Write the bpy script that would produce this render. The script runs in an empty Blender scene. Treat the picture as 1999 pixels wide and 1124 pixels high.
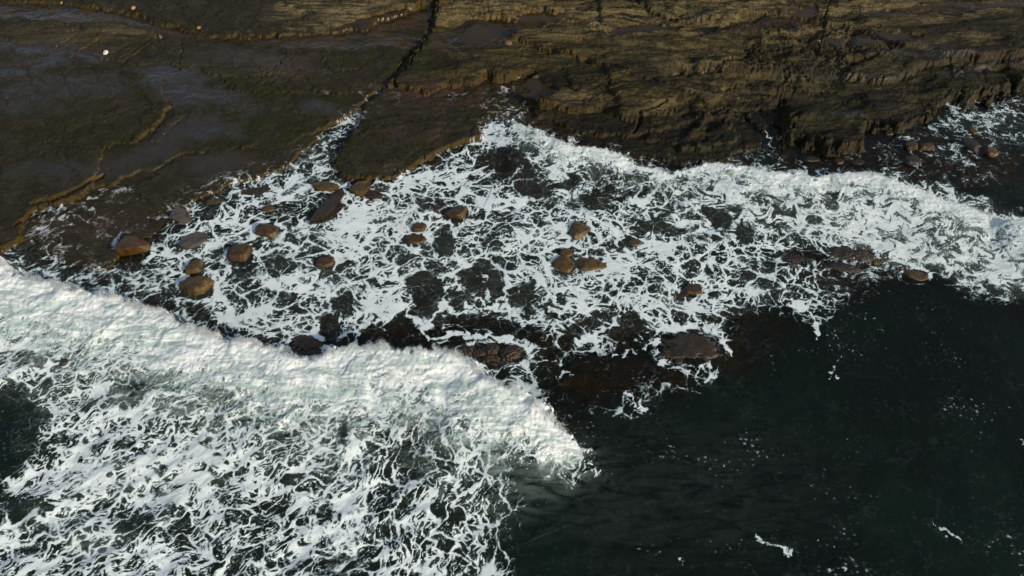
import bpy, bmesh, math, random
import numpy as np
from mathutils import Vector, Matrix, noise as mnoise
S = bpy.context.scene
COL = S.collection
# ================================================================== camera, sky, sun, exposure
CAM_H, CAM_PITCH, HFOV = 30.0, math.radians(50.0), math.radians(65.0)
cam_d = bpy.data.cameras.new('camera'); cam = bpy.data.objects.new('camera', cam_d); COL.objects.link(cam)
cam.location = (0, 0, CAM_H); cam.rotation_euler = (math.radians(90)-CAM_PITCH, 0, 0)
cam_d.sensor_width = 36; cam_d.lens = 18/math.tan(HFOV/2); cam_d.clip_start = .1; cam_d.clip_end = 2000
S.camera = cam
SUN_EL, SUN_AZ = math.radians(25), math.atan2(-.62, .78)      # low sun over the sea, to the right and behind the camera
sd = Vector((math.cos(SUN_EL)*math.cos(SUN_AZ), math.cos(SUN_EL)*math.sin(SUN_AZ), math.sin(SUN_EL)))
W = bpy.data.worlds.new('World'); S.world = W; W.use_nodes = True
nt = W.node_tree; bg = nt.nodes['Background']
sky = nt.nodes.new('ShaderNodeTexSky'); sky.sky_type = 'NISHITA'; sky.sun_disc = False
sky.sun_elevation = SUN_EL; sky.sun_rotation = math.atan2(sd.x, sd.y); sky.dust_density = 2.5; sky.air_density = 1.0
hs = nt.nodes.new('ShaderNodeHueSaturation'); hs.inputs['Saturation'].default_value = .75      # thin high cloud greys the blue
nt.links.new(sky.outputs[0], hs.inputs['Color']); nt.links.new(hs.outputs[0], bg.inputs[0]); bg.inputs[1].default_value = .13
sl = bpy.data.lights.new('sun', 'SUN'); sl.energy = 3.2; sl.angle = math.radians(.6); sl.color = (1, .87, .68)
so = bpy.data.objects.new('sun', sl); COL.objects.link(so); so.rotation_euler = (-sd).to_track_quat('-Z', 'Y').to_euler()
S.view_settings.view_transform = 'Standard'; S.view_settings.look = 'None'; S.view_settings.exposure = -0.15
S.view_settings.gamma = 1; S.cycles.max_bounces = 6; S.cycles.transparent_max_bounces = 12
S.cycles.caustics_reflective = False; S.cycles.caustics_refractive = False; S.cycles.sample_clamp_indirect = 3
# ------------------------------------------------------------------ chart: photo pixel (1999x1124) <-> point on the ground
PW, PH = 1999.0, 1124.0
FPX = (PW/2)/math.tan(HFOV/2)
CP, SP = math.cos(CAM_PITCH), math.sin(CAM_PITCH)
def at(px, py, z=0.0):
    px = np.asarray(px, float); py = np.asarray(py, float)
    a = (px-PW/2)/FPX; b = (PH/2-py)/FPX
    dy = CP + b*SP; dz = -SP + b*CP
    t = (z-CAM_H)/dz
    return a*t, dy*t
def chart(x, y, z=0.0):
    zz = z-CAM_H
    depth = y*CP - zz*SP; up = y*SP + zz*CP
    return PW/2 + FPX*x/depth, PH/2 - FPX*up/depth
# ------------------------------------------------------------------ noise
_rs = np.random.RandomState(7)
_perm = _rs.permutation(4096).astype(np.int32)
_ang = _rs.rand(4096)*2*np.pi
_gx = np.cos(_ang).astype(np.float32); _gy = np.sin(_ang).astype(np.float32)
def _h(ix, iy, s=0):
    return _perm[(_perm[(ix + s*131) & 4095] + iy*17 + s*57) & 4095]
def perlin(x, y, s=0):
    xf = np.floor(x); yf = np.floor(y)
    ix = xf.astype(np.int32); iy = yf.astype(np.int32)
    fx = (x-xf).astype(np.float32); fy = (y-yf).astype(np.float32)
    u = fx*fx*fx*(fx*(fx*6-15)+10); v = fy*fy*fy*(fy*(fy*6-15)+10)
    def g(a, b):
        h = _h(ix+a, iy+b, s); return _gx[h]*(fx-a) + _gy[h]*(fy-b)
    n0 = g(0,0); n0 = n0 + u*(g(1,0)-n0)
    n1 = g(0,1); n1 = n1 + u*(g(1,1)-n1)
    return 1.5*(n0 + v*(n1-n0))
def fbm(x, y, octs=4, s=0, rough=0.5, lac=2.03):
    r = 0; a = 1.0; t = 0
    for k in range(octs):
        r = r + a*perlin(x*lac**k + 13.7*k, y*lac**k - 7.3*k, s+k); t += a; a *= rough
    return r/t*1.4
def ridged(x, y, octs=4, s=0):
    r = 0; a = 1.0; t = 0
    for k in range(octs):
        r = r + a*(1-np.abs(perlin(x*2.1**k+5*k, y*2.1**k, s+k))*2); t += a; a *= .5
    return r/t
def worley(x, y, s=0, jit=0.9):
    xf = np.floor(x); yf = np.floor(y); ix = xf.astype(np.int32); iy = yf.astype(np.int32)
    fx = (x-xf).astype(np.float32); fy = (y-yf).astype(np.float32)
    f1 = np.full(x.shape, 9., np.float32); f2 = f1.copy(); idd = np.zeros(x.shape, np.int32)
    for a in (-1,0,1):
        for b in (-1,0,1):
            h = _h(ix+a, iy+b, s)
            dx = a + .5 + jit*(_gx[h]*.5) - fx; dy = b + .5 + jit*(_gy[h]*.5) - fy
            d = dx*dx+dy*dy
            m = d < f1
            f2 = np.where(m, f1, np.minimum(f2, d)); idd = np.where(m, h, idd); f1 = np.where(m, d, f1)
    return np.sqrt(f1), np.sqrt(f2), idd
def sstep(a, b, x):
    t = np.clip((x-a)/(b-a), 0, 1); return t*t*(3-2*t)
def rank01(v):
    q = np.linspace(0, 1, 513); sub = v.ravel()[::37]
    e = np.quantile(sub, q); return np.interp(v, e, q).astype(np.float32)
def curl_warp(x, y, amp, scale, s, steps=4):
    """carry points backwards through a divergence-free eddy field"""
    e = 0.02*scale
    for k in range(steps):
        n0 = perlin(x/scale, (y+e)/scale, s); n1 = perlin(x/scale, (y-e)/scale, s)
        m0 = perlin((x+e)/scale, y/scale, s); m1 = perlin((x-e)/scale, y/scale, s)
        x, y = x + (n0-n1)/(2*e)*scale*amp/steps, y - (m0-m1)/(2*e)*scale*amp/steps
    return x, y
def seg_dist(X, Y, P):
    """distance to polyline P (n,2), and signed side (positive = left of travel)"""
    best = np.full(X.shape, 1e9, np.float32); side = np.zeros(X.shape, np.float32); par = np.zeros(X.shape, np.float32)
    L = 0
    for (ax, ay), (bx, by) in zip(P[:-1], P[1:]):
        dx, dy = bx-ax, by-ay; l2 = dx*dx+dy*dy
        t = np.clip(((X-ax)*dx + (Y-ay)*dy)/l2, 0, 1)
        ex = X-ax-t*dx; ey = Y-ay-t*dy; d = ex*ex+ey*ey
        m = d < best
        best = np.where(m, d, best); side = np.where(m, dx*(Y-ay)-dy*(X-ax), side); par = np.where(m, L+t*math.sqrt(l2), par)
        L += math.sqrt(l2)
    return np.sqrt(best), np.sign(side), par
# ------------------------------------------------------------------ foam cover read off the photo, knots x:tenths for rows of the chart
FOAM_ROWS = {
140:"0:0 740:0 765:1 800:0 1999:0",
175:"0:0 680:0 700:2 760:1.5 900:1 1030:1.5 1045:0 1900:0 1980:1",
200:"0:0 680:0 700:4 740:2 800:1 900:1.5 1000:2.5 1035:1 1045:0 1820:0 1850:2 1999:3",
225:"0:0 645:0 665:4 720:2 750:.3 930:.3 960:3.5 1020:3 1050:0 1820:0 1850:3 1999:3",
250:"0:0 635:1 655:5 700:2 730:0 925:0 945:6 1040:6 1060:4 1085:0 1740:0 1830:3 1999:3",
275:"0:0 130:.4 250:.3 330:1 400:0 590:1 620:3 670:4 700:0 905:0 935:6 1000:7 1100:7 1130:3 1150:.5 1300:.3 1480:1 1530:.3 1740:1.2 1830:2.5 1999:2",
300:"0:0 340:.6 480:.3 545:2 590:5 650:3 668:0 770:.5 820:.5 860:2 900:6 960:4 985:1 1020:4 1080:6.5 1190:7 1225:4 1250:.8 1290:1.5 1340:.5 1490:1.6 1530:1 1570:.4 1700:1.5 1850:2 1999:1.2",
325:"0:0 330:.5 370:1.5 430:.5 510:2 560:6 640:6 655:1 670:0 820:2 850:5 960:4 985:1.5 1010:4 1060:6 1130:5 1180:5 1220:6.5 1280:4 1330:1.5 1370:4 1430:4 1500:2.5 1560:1.2 1700:1.5 1850:1.7 1999:1",
350:"0:.5 150:.6 210:1 290:.5 380:1.5 440:5 500:6.5 560:6.5 620:6 660:4 700:2 780:4 840:6 940:6.5 1000:5 1060:5 1130:5 1200:3.5 1260:4 1320:3 1370:6 1450:8.5 1550:9 1650:9 1740:8 1780:2.5 1850:1.7 1999:1",
375:"0:.6 130:2 165:1 210:2.6 270:2.3 320:.8 390:4.5 420:5.5 480:4.5 540:6.5 620:5.5 680:4 760:6.5 800:7 880:7 960:6 1020:5.5 1060:5 1150:5 1200:3.5 1250:3.5 1300:4 1330:5.5 1390:6 1450:8 1600:7.5 1650:7 1760:8.5 1830:8.5 1860:4 1880:1 1999:.8",
400:"0:.5 100:1 140:2.2 170:1.5 250:.8 300:1.5 350:1.5 400:4 470:4.5 520:5.5 560:4.5 600:4 640:3 680:7.5 760:8.5 840:7.5 900:6.5 960:6.5 1040:5.5 1100:5.5 1200:4.5 1280:6.5 1320:6.5 1400:6 1500:5.5 1570:5 1650:7.5 1720:8.5 1800:7 1870:8 1920:8 1945:3 1970:.8 1999:.6",
425:"0:0 60:1 90:3 130:3 200:1.5 300:1.5 390:3 440:6 500:6.5 560:4 620:5 680:8.5 740:8.5 800:8 880:6.5 920:5.5 960:5.5 1020:6.5 1080:7.5 1120:6 1180:4.5 1280:5 1350:5.5 1400:4.5 1450:6.5 1550:5.5 1620:7 1700:8.5 1800:6.5 1900:7 1960:8 1990:5 1999:2",
450:"0:0 50:2 110:4 160:1.5 280:1.5 340:3 400:7.5 440:8.5 500:6.5 560:4.5 600:6 660:7.5 760:8.5 840:7.5 900:6.5 960:6.5 1020:8 1100:8.5 1160:5.5 1240:4.5 1290:6.5 1350:5.5 1420:5.5 1480:5.5 1550:6.5 1640:8.5 1780:8 1900:7 1999:7.5",
475:"0:1 40:3 100:3 160:1 300:1.5 330:3 380:6.5 440:7.5 500:4.5 560:5 600:7.5 700:7.5 780:7.5 850:7.5 900:5.5 960:6.5 1040:7.5 1080:8.5 1160:8 1220:5.5 1290:6.5 1400:5.5 1480:5 1550:5.5 1640:8.5 1750:8 1850:8 1999:7.5",
500:"0:4 30:4.5 90:3.5 160:1.5 240:1.5 300:4 380:6 420:6.5 470:4.5 530:4.5 580:4.5 640:6.5 700:6.5 750:7.5 800:4.5 860:5.5 900:6.5 960:5.5 1010:6 1060:6.5 1100:6 1200:9 1250:8 1300:5.5 1380:4.5 1450:4 1540:3 1600:2 1680:2 1710:6 1760:8 1850:8 1999:7.5",
525:"0:9 30:7 60:4 150:2.5 230:3.5 300:5 340:6 420:4.5 480:3 530:4 590:6 640:6 700:8 760:7.5 850:6.5 900:4 960:4.5 1000:7.5 1040:8.5 1090:6 1180:8 1240:7 1300:5.5 1380:6.5 1460:5.5 1540:4.5 1640:3 1720:4 1760:3 1790:4.5 1850:5.5 1900:7.5 1999:8",
550:"0:10 100:10 130:5 180:2.5 260:5 340:6 400:5 440:5 520:5.5 600:8 650:8.5 700:7.5 740:7 800:5 860:4.5 900:4 960:4 1000:6.5 1040:7 1080:7.5 1140:8 1200:5.5 1260:5.5 1340:5.5 1440:5.5 1540:5 1640:3.5 1700:2 1740:.4 1820:.3 1870:4 1920:7.5 1960:7 1999:6",
575:"0:10 210:10 235:4 300:4 360:5.5 420:6.5 470:5.5 520:6.5 600:7.5 700:8.5 760:8 800:4 860:3 890:8 930:6 990:3 1020:4.5 1060:7 1120:7 1180:7.5 1240:6.5 1300:7.5 1360:7 1440:6.5 1520:6.5 1570:4 1660:2.5 1700:.5 1850:.3 1910:3 1999:4",
600:"0:10 250:10 285:3 360:3 420:5.5 480:6.5 550:7.5 620:6.5 680:8 760:8.5 810:3.5 870:7.5 910:5.5 980:5.5 1020:6.5 1080:6.5 1140:5.5 1200:6.5 1280:6.5 1380:8 1450:6.5 1490:2.5 1560:1.5 1620:3 1660:.5 1999:.4",
625:"0:9 340:10 365:3 440:5.5 520:6.5 580:7.5 640:4.5 680:8 740:7 800:3.5 850:5.5 880:3 960:3 1000:5.5 1060:5.5 1130:6.5 1180:7 1300:8 1390:6.5 1420:1.5 1500:.7 1600:1.5 1650:.4 1999:.2",
650:"0:9 100:8 200:9 385:10 415:2 480:4 540:6 590:8 625:2.5 670:6 700:2 740:2 840:1 900:2 1000:3 1060:1.5 1120:4.5 1180:5.5 1220:2 1300:4 1370:6 1410:3 1440:.6 1650:.4 1999:.2",
675:"0:8.5 100:8 250:9 430:10 490:9 510:3 560:6 620:4 700:1.5 830:.8 900:3 960:4.5 1020:2.5 1080:1 1130:4 1180:3 1220:.5 1280:2 1310:1 1395:4 1430:.5 1500:.8 1600:.6 1700:.2 1999:.1",
700:"0:8.5 50:6 130:6 180:8 250:9 560:10 600:10 680:10 870:10 900:2 960:3 1030:3 1060:2 1120:.8 1200:.3 1300:.6 1400:2.5 1430:.5 1600:.3 1999:.1",
725:"0:8.5 60:7 150:8 220:7 300:7 350:7 420:8 500:10 930:10 945:4 1040:3.5 1080:.8 1150:.5 1300:1 1370:2.5 1420:.4 1600:.2 1999:.1",
750:"0:8 100:7 180:6.5 260:5.5 330:4.5 400:4.5 450:5.5 500:8 560:9.5 960:10 975:3 1060:.8 1200:.7 1340:2.2 1400:.8 1450:.2 1999:.1",
775:"0:4 80:6 140:7 200:6.5 260:5 330:4.5 420:3.8 520:6 580:8 640:9.5 1020:10 1040:1.5 1140:1 1200:2 1290:1 1340:.2 1999:.1",
800:"0:1 50:2 90:7 200:7.5 280:6.5 340:5.5 400:5.5 480:5.5 540:6.5 600:7 650:8 700:8.5 1050:9.5 1075:1 1190:1.5 1225:3 1270:.7 1300:.3 1460:.6 1500:.3 1999:.2",
825:"0:.8 60:4 110:8 200:8.5 260:7 330:7 400:7.5 480:6.5 560:6 640:6.5 700:6 760:5.5 820:6.5 900:7 1000:8 1060:7 1095:3 1120:.4 1480:.4 1999:.4",
850:"0:.5 60:4 100:8 250:8 300:8 400:8.5 500:7 550:5 620:6 700:6.5 740:4.5 800:4.5 850:3.5 880:5.5 950:3.5 1000:2 1040:.6 1090:.3 1120:.6 1150:.4 1999:.5",
875:"0:.4 55:6 150:8.5 240:7 320:8 420:8.5 480:7.5 560:6 650:6.5 740:6.5 800:3.5 850:4.5 900:4.5 960:3 1000:2 1030:.5 1200:.1 1999:.2",
900:"0:.4 40:2 70:7.5 200:9.5 300:9 400:9 500:8 560:7 640:4.5 700:7.5 760:5.5 800:3.5 880:3.5 920:6 960:4 1000:1.2 1030:.2 1999:.1",
925:"0:2.5 50:6.5 120:8.5 200:9.5 300:9 360:8.5 420:7 500:7 600:6 680:7 730:5.5 800:4.5 850:4.5 900:5.5 950:4 990:2 1030:.3 1999:.1",
950:"0:3 40:7 120:9.5 220:9.5 300:9 400:8.5 480:8 560:7 640:5.5 690:8 740:6.5 800:5.5 850:4.5 900:3.5 940:5 980:3 1010:.7 1060:.2 1999:.2",
975:"0:2 60:4 100:8 200:9 300:8.5 350:8 450:8 500:5 560:6 640:5.5 680:8.5 740:6.5 800:5.5 840:7 870:4 920:4.5 960:5 1000:2.5 1040:.8 1200:.2 1800:.3 1999:.2",
1000:"0:5 50:7.5 100:8 180:7 240:7 320:6.5 400:7.5 500:7.5 550:5 600:6 660:5.5 700:8.5 760:8 820:6 860:4 920:4 960:3.5 1010:1.6 1040:.3 1400:.1 1790:.8 1840:.8 1900:.2 1999:.2",
1025:"0:7.5 80:8.5 150:6 200:6 280:5 330:6 400:7 480:7 540:8 600:7 660:7.5 720:6 760:6.5 800:5.5 860:4 920:4 960:4.5 1000:2 1040:.3 1300:.2 1780:.7 1850:1 1920:.3 1999:.3",
1050:"0:8 60:8 130:7 200:8 270:8 340:6 420:7.5 500:7.5 560:7.5 640:6.5 700:8 760:5 800:4 850:5.5 900:6.5 940:4 980:2.2 1015:.3 1440:.3 1500:1.2 1560:.6 1850:.8 1940:.8 1999:1",
1075:"0:7 50:8 130:6 180:8 260:8.5 330:8 400:7 480:7 550:6 600:7 660:8 720:7.5 780:6 820:6 860:7.5 920:6.5 960:4.5 1000:1.8 1020:.2 1330:.4 1480:.6 1560:.8 1640:.5 1750:.6 1999:.6",
1100:"0:7 60:8 120:6 170:5 230:8 310:6 360:7 430:6 500:7 560:7 620:6 680:6 720:4 760:5 820:8 880:7 940:4.5 980:4 1010:.4 1330:.4 1400:.2 1600:.5 1700:1 1800:.6 1999:.3",
1130:"0:7 60:8 120:6 230:8 310:6 430:6 620:6 720:4 820:8 940:4.5 1010:.5 1700:1 1999:.2"}
def _table(rows, x0=0, dx=12.5, n=161):
    ys = sorted(rows); xs = np.arange(n)*dx; T = []
    for yk in ys:
        kv = [p.split(':') for p in rows[yk].split()]
        T.append(np.interp(xs, [float(a) for a,_ in kv], [float(b)/10 for _,b in kv]))
    return np.array(ys, float), np.array(T)
def table_at(tab, px, py):
    ys, T = tab
    fy = np.interp(py, ys, np.arange(len(ys))); fx = np.clip(px/12.5, 0, 159.999)
    iy = np.minimum(fy.astype(int), len(ys)-2); ix = fx.astype(int); a = fx-ix; b = fy-iy
    return (T[iy,ix]*(1-a)+T[iy,ix+1]*a)*(1-b) + (T[iy+1,ix]*(1-a)+T[iy+1,ix+1]*a)*b
# clear windows in the foam, filled patches, and foam strands (chart px)
HOLES = [(838,580,36,48,-.2,.9),(898,590,30,20,.1,.8),(968,560,26,36,.1,.9),(930,555,30,20,.2,.5),(985,310,34,26,.1,.7),
 (745,650,26,20,0,.9),(790,640,40,24,-.2,.9),(640,640,22,32,0,.9),(668,600,24,20,0,.6),(1405,425,26,20,.4,.9),(1452,455,22,14,.5,.8),
 (870,475,22,22,0,.6),(925,530,26,10,-.2,.6),(850,520,22,16,.2,.6),(1030,560,14,22,0,.6),(1075,600,13,22,0,.7),(1095,590,10,20,0,.7),
 (470,520,26,34,.2,.45),(440,500,26,20,-.3,.5),(545,510,36,24,0,.35),(640,515,32,20,0,.5),(1010,590,20,14,0,.6),(1225,640,34,22,0,.8),
 (920,625,60,14,.1,.6),(1000,640,50,14,.1,.5),(1120,650,20,16,0,.6),(1445,600,20,12,0,.5),(395,560,30,26,.4,.4),(385,600,40,18,.5,.4),
 (25,840,55,90,.1,.7),(60,700,36,14,-.2,.5),(270,765,40,16,-.3,.5),(330,745,50,16,-.2,.4),(360,840,30,14,-.4,.4),(450,770,60,14,.1,.4),
 (440,930,40,12,-.35,.6),(520,1010,26,34,-.4,.5),(250,1025,60,20,-.3,.5),(160,1080,30,20,-.2,.5),(360,1040,40,22,-.1,.5),
 (575,1000,50,24,-.2,.5),(760,1000,24,40,.2,.5),(810,900,40,30,.2,.5),(740,860,30,20,0,.4),(60,995,50,20,-.3,.6),(640,1080,22,30,.2,.4),
 (1160,620,10,20,.2,.5),(1560,500,40,16,.1,.4),(1130,395,24,12,-.2,.5),(1035,375,30,14,0,.4),(960,470,20,14,0,.4),(1280,440,30,14,.1,.4),
 (730,745,0,0,0,0)]
HOLES = [(h[0], h[1], h[2], h[3], h[4], h[5]*(.5 if h[1] > 690 and h[0] > 90 else 1)) for h in HOLES if h[2] > 0]
STRANDS = [([(945,535),(947,560),(958,585)],2.2,.8),([(985,540),(992,560),(985,580),(972,595),(940,602),(915,597)],4.5,1.0),
 ([(870,560),(868,590),(856,612),(838,630),(825,643)],5,1.0),([(803,575),(801,600),(808,622),(812,633),(828,635)],3,.9),
 ([(880,600),(890,612),(920,614),(935,608)],2.2,.8),([(830,655),(845,663),(870,650),(925,655),(985,660),(1030,672)],4,1.0),
 ([(1035,670),(1048,688),(1045,675)],1.5,.6),([(948,655),(948,672),(940,688)],3,.7),([(982,660),(983,690)],2,.6),
 ([(1080,630),(1086,655),(1092,680)],2.5,.8),([(970,625),(985,615),(1005,610),(1025,630),(1060,610)],4,.9),([(970,625),(985,624),(1000,615)],2,.8),
 ([(1070,600),(1100,612),(1085,580),(1082,560)],3.5,.9),([(830,700),(840,680),(870,662)],2.2,.7),([(730,590),(740,600),(700,650),(690,672)],3,.9),
 ([(690,640),(692,675)],4,.9),([(755,600),(748,640),(755,660)],1.2,.5),([(560,640),(545,680)],4,.9),([(610,620),(625,680),(635,690)],5,1.),
 ([(1120,668),(1150,658),(1185,640),(1200,625)],5,.9),([(1200,700),(1215,690),(1260,683),(1300,660)],2.5,.7),([(1285,668),(1300,648),(1345,640),(1390,640)],4,.9),
 ([(1290,668),(1298,700),(1296,715)],3,.7),([(1400,640),(1410,670),(1425,690)],4,.8),([(1100,705),(1085,735),(1110,730)],2,.5),
 ([(1290,640),(1300,600),(1400,610),(1460,590)],3,.6),([(1540,590),(1570,600),(1600,650),(1590,660)],3.5,.9),([(1410,505),(1440,510),(1480,530),(1540,560)],4,.8),
 ([(430,580),(440,600),(500,610),(560,600)],3,.5),([(500,490),(495,520),(520,545),(560,545)],3,.7),([(500,490),(540,485),(570,500),(590,530)],3,.7),
 ([(408,500),(440,500),(445,540),(425,560)],4,.7),([(415,560),(425,580),(400,600)],4,.7),([(545,440),(552,460),(545,470)],2,.8),([(500,432),(520,430),(545,440)],2.5,.8),
 ([(1020,195),(1028,212),(1015,225),(1000,232)],2,.7),([(975,170),(1000,172)],4,.6),([(770,200),(800,205),(840,220),(870,222)],1.6,.5),([(900,215),(930,205),(985,205)],2.2,.5),
 ([(1500,255),(1512,310)],2,.6),([(1508,290),(1530,320)],1.5,.5),([(1555,310),(1575,325),(1600,335)],1.6,.4),([(1840,210),(1880,225),(1960,215),(1999,232)],2.4,.6),
 ([(1850,275),(1860,295),(1890,310)],1.8,.6),([(1745,275),(1760,265),(1770,268)],1.5,.5),([(1900,245),(1965,242)],2.5,.5),([(1960,250),(1999,290)],1.6,.4),
 ([(205,365),(185,385),(175,392)],2.5,.8),([(75,450),(95,425),(120,400)],2,.6),([(160,392),(165,405),(185,410),(180,430)],2.2,.6),([(230,375),(260,370)],4,.5),
 ([(290,426),(350,420)],2.5,.6),([(360,510),(340,530),(320,545),(330,570),(345,590)],3,.7),([(145,560),(160,540),(210,525),(280,540),(320,560)],3,.6),
 ([(1222,768),(1240,790),(1260,795),(1255,780)],3,.8),([(1375,745),(1395,735),(1405,715)],2.5,.7),([(1300,750),(1330,755),(1360,765)],2.2,.6),
 ([(1480,1040),(1490,1060),(1500,1068),(1545,1080)],3.5,.58),([(1335,1095),(1345,1108)],3,.45),([(1825,1010),(1840,1030),(1870,1055),(1895,1075)],2.2,.5),
 ([(1620,1118),(1650,1105)],3,.6),([(1980,850),(1995,865)],2.5,.6),([(1610,745),(1625,720),(1640,700)],1.6,.5),([(1630,730),(1635,745)],2.5,.5)]
PATCH = [(1190,530,45,14,.2,.35),(1030,530,30,12,0,.3),(700,430,70,24,-.3,.3),(420,480,34,10,-.5,.3),(640,560,50,10,-.2,.25),(745,590,50,14,-.2,.3),(1060,455,60,16,0,.25),(580,650,24,30,.1,.4)]
def ellipse_field(px, py, L, soft=.35, warp=None):
    out = np.zeros(px.shape, np.float32)
    for cx, cy, rx, ry, a, w in L:
        R = max(rx, ry)*1.8
        m = (np.abs(px-cx) < R) & (np.abs(py-cy) < R)
        if not m.any(): continue
        dx = px[m]-cx; dy = py[m]-cy; c, s_ = math.cos(a), math.sin(a)
        r = np.sqrt(((dx*c+dy*s_)/rx)**2 + ((-dx*s_+dy*c)/ry)**2)
        if warp is not None: r = r*(1+.55*warp[m])
        out[m] = np.maximum(out[m], w*(1-sstep(1-soft, 1+soft, r)))
    return out
def strand_field(px, py, L, wx, wy):
    out = np.zeros(px.shape, np.float32)
    for P, w, k in L:
        P = np.array(P, float); R = w*4+12
        m = (px > P[:,0].min()-R) & (px < P[:,0].max()+R) & (py > P[:,1].min()-R) & (py < P[:,1].max()+R)
        if not m.any(): continue
        d, _, par = seg_dist(px[m]+wx[m], py[m]+wy[m], P)
        ww = w*(1+.5*np.sin(par*.11+w*7)+.3*np.sin(par*.31))
        out[m] = np.maximum(out[m], k*(1-sstep(.5, 1.7, d/np.maximum(ww, .6))))
    return out
def bsoft(v, e=.15): return v
def cells(x, y, s, sc=1.):
    """foam film value 0 (thick web) .. 1 (middle of a clear window): connected nets of several mesh sizes, the finer ones fading in and out"""
    jx = fbm(x*1.1/sc, y*1.1/sc, 4, s+40, .5)*.27*sc; jy = fbm(x*1.1/sc+9, y*1.1/sc, 4, s+44, .5)*.27*sc
    x = x+jx; y = y+jy; out = None
    for k, (L, wgt, g0, c0, base) in enumerate(((1.9, .62, 0., 0., 0.), (1.05, .85, .6, .05, .0), (.58, 1.25, .7, .0, .02), (.33, 1.9, .8, -.05, .05))):
        f1, f2, _ = worley(x/(L*sc)+3*k, y/(L*.84*sc), s+3*k)
        wv = 1 + .55*fbm(x/(L*sc)*.8, y/(L*sc)*.8, 2, s+20+k)
        m = (f2-f1)*L*wgt*wv + base
        if g0: m = m + g0*np.clip(fbm(x/(L*sc)*.38+k, y/(L*sc)*.45, 3, s+30+k)+c0, 0, 1)
        out = m if out is None else np.minimum(out, m)
    n = fbm(x*2.4/sc, y*2.8/sc, 4, s+9, .6)
    return rank01(out + .05*n + (.11*sc)*fbm(x*.3/sc, y*.36/sc, 2, s+15))
def foam_field(X, Y, Z=0.):
    px, py = chart(X, Y, Z)
    D = table_at(TAB, px, py).astype(np.float32)
    # three weaves: open cells, drawn-out diagonal marbling (behind the breaker), upright strands (its near end)
    x1, y1 = curl_warp(X, Y, .13, 3.2, 60, 3); x1, y1 = curl_warp(x1, y1, .05, 1.0, 63, 3)
    g1 = cells(x1, y1, 1, sc=.68)
    c, s_ = math.cos(.42), math.sin(.42)
    x2, y2 = curl_warp(X, Y, .12, 2.2, 70, 3); x2, y2 = curl_warp(x2, y2, .06, .7, 73, 3)
    g2 = cells((x2*c+y2*s_)/1.3, (-x2*s_+y2*c)*1.0, 20, sc=.50)
    c, s_ = math.cos(1.35), math.sin(1.35)
    g3 = cells((x2*c+y2*s_)/1.35, (-x2*s_+y2*c)*1.0, 30, sc=.52)
    # fine lively filaments for stirred-up water
    x4, y4 = curl_warp(X*1.0, Y*1.15, .22, 1.3, 80, 3); x4, y4 = curl_warp(x4, y4, .12, .5, 83, 3)
    g4 = rank01(.5*cells(x4, y4, 92, sc=.55) + .5*rank01(1-ridged(x4*.8, y4*.9, 3, 90)) + .12*fbm(X*.8, Y*.8, 3, 95))
    w2 = sstep(-40, 60, (py-600) - .32*(px-250)*1.0)*sstep(760, 560, px)
    w3 = sstep(560, 700, px)*sstep(1200, 1050, px)*sstep(760, 830, py)
    w4 = np.maximum.reduce([sstep(1240, 1380, px)*sstep(1500,1400,px*.5+py*1.5) *sstep(490, 440, py)*.8,
        sstep(1560, 1700, px)*sstep(620, 560, py)*.75, sstep(1020,1080,px)*sstep(430,360,py)*sstep(1300,1200,px)*.7,
        sstep(330, 250, px)*sstep(600,560,py)*.7, sstep(420,330,py)*sstep(700,640,px)*.4, sstep(260,210,py)*.8])
    # rapids at the foot of the breaker (wisps)
    w3 = w3*(1-w2); wsum = np.maximum(w2+w3, 1e-6)
    k = np.clip(w2+w3, 0, 1)
    g = g1*(1-k) + (g2*w2+g3*w3)/wsum*k
    w4 = np.clip(w4, 0, 1); g = g*(1-w4) + g4*w4
    g = rank01(g)
    wn = fbm(X*.9, Y*1.1, 3, 50); wx = fbm(X*1.3, Y*1.5, 4, 55)*16; wy = fbm(X*1.3+50, Y*1.5, 4, 58)*12
    H = ellipse_field(px, py, HOLES, .3, wn); S = strand_field(px, py, STRANDS, wx, wy)
    P = ellipse_field(px, py, PATCH, .5, wn)
    F = D*1.0 - .02 - .08*sstep(.5, .85, D) - H*.75 + P*.6 - g
    calm = sstep(.12, .05, D)
    F = F*(1-calm) - .6*calm
    f1, f2, idd = worley(x1/.22, y1/.16, 33)
    lane = fbm(X*.28, Y*.34, 3, 36)
    sp = (.30*((idd % 97)/97.)**4 - f1) + .45*(lane-.47) + np.minimum(D-.03, .1)*.8 + .06*fbm(X*5, Y*6, 2, 37)
    F = np.where((D > .012) & (D < .14) & (py > 560), np.maximum(F, np.minimum(sp*.8, .035)), F)
    F = np.maximum(F, (S*.75-.12) - .42*g)
    return F, D, g
TAB = _table(FOAM_ROWS)
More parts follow.
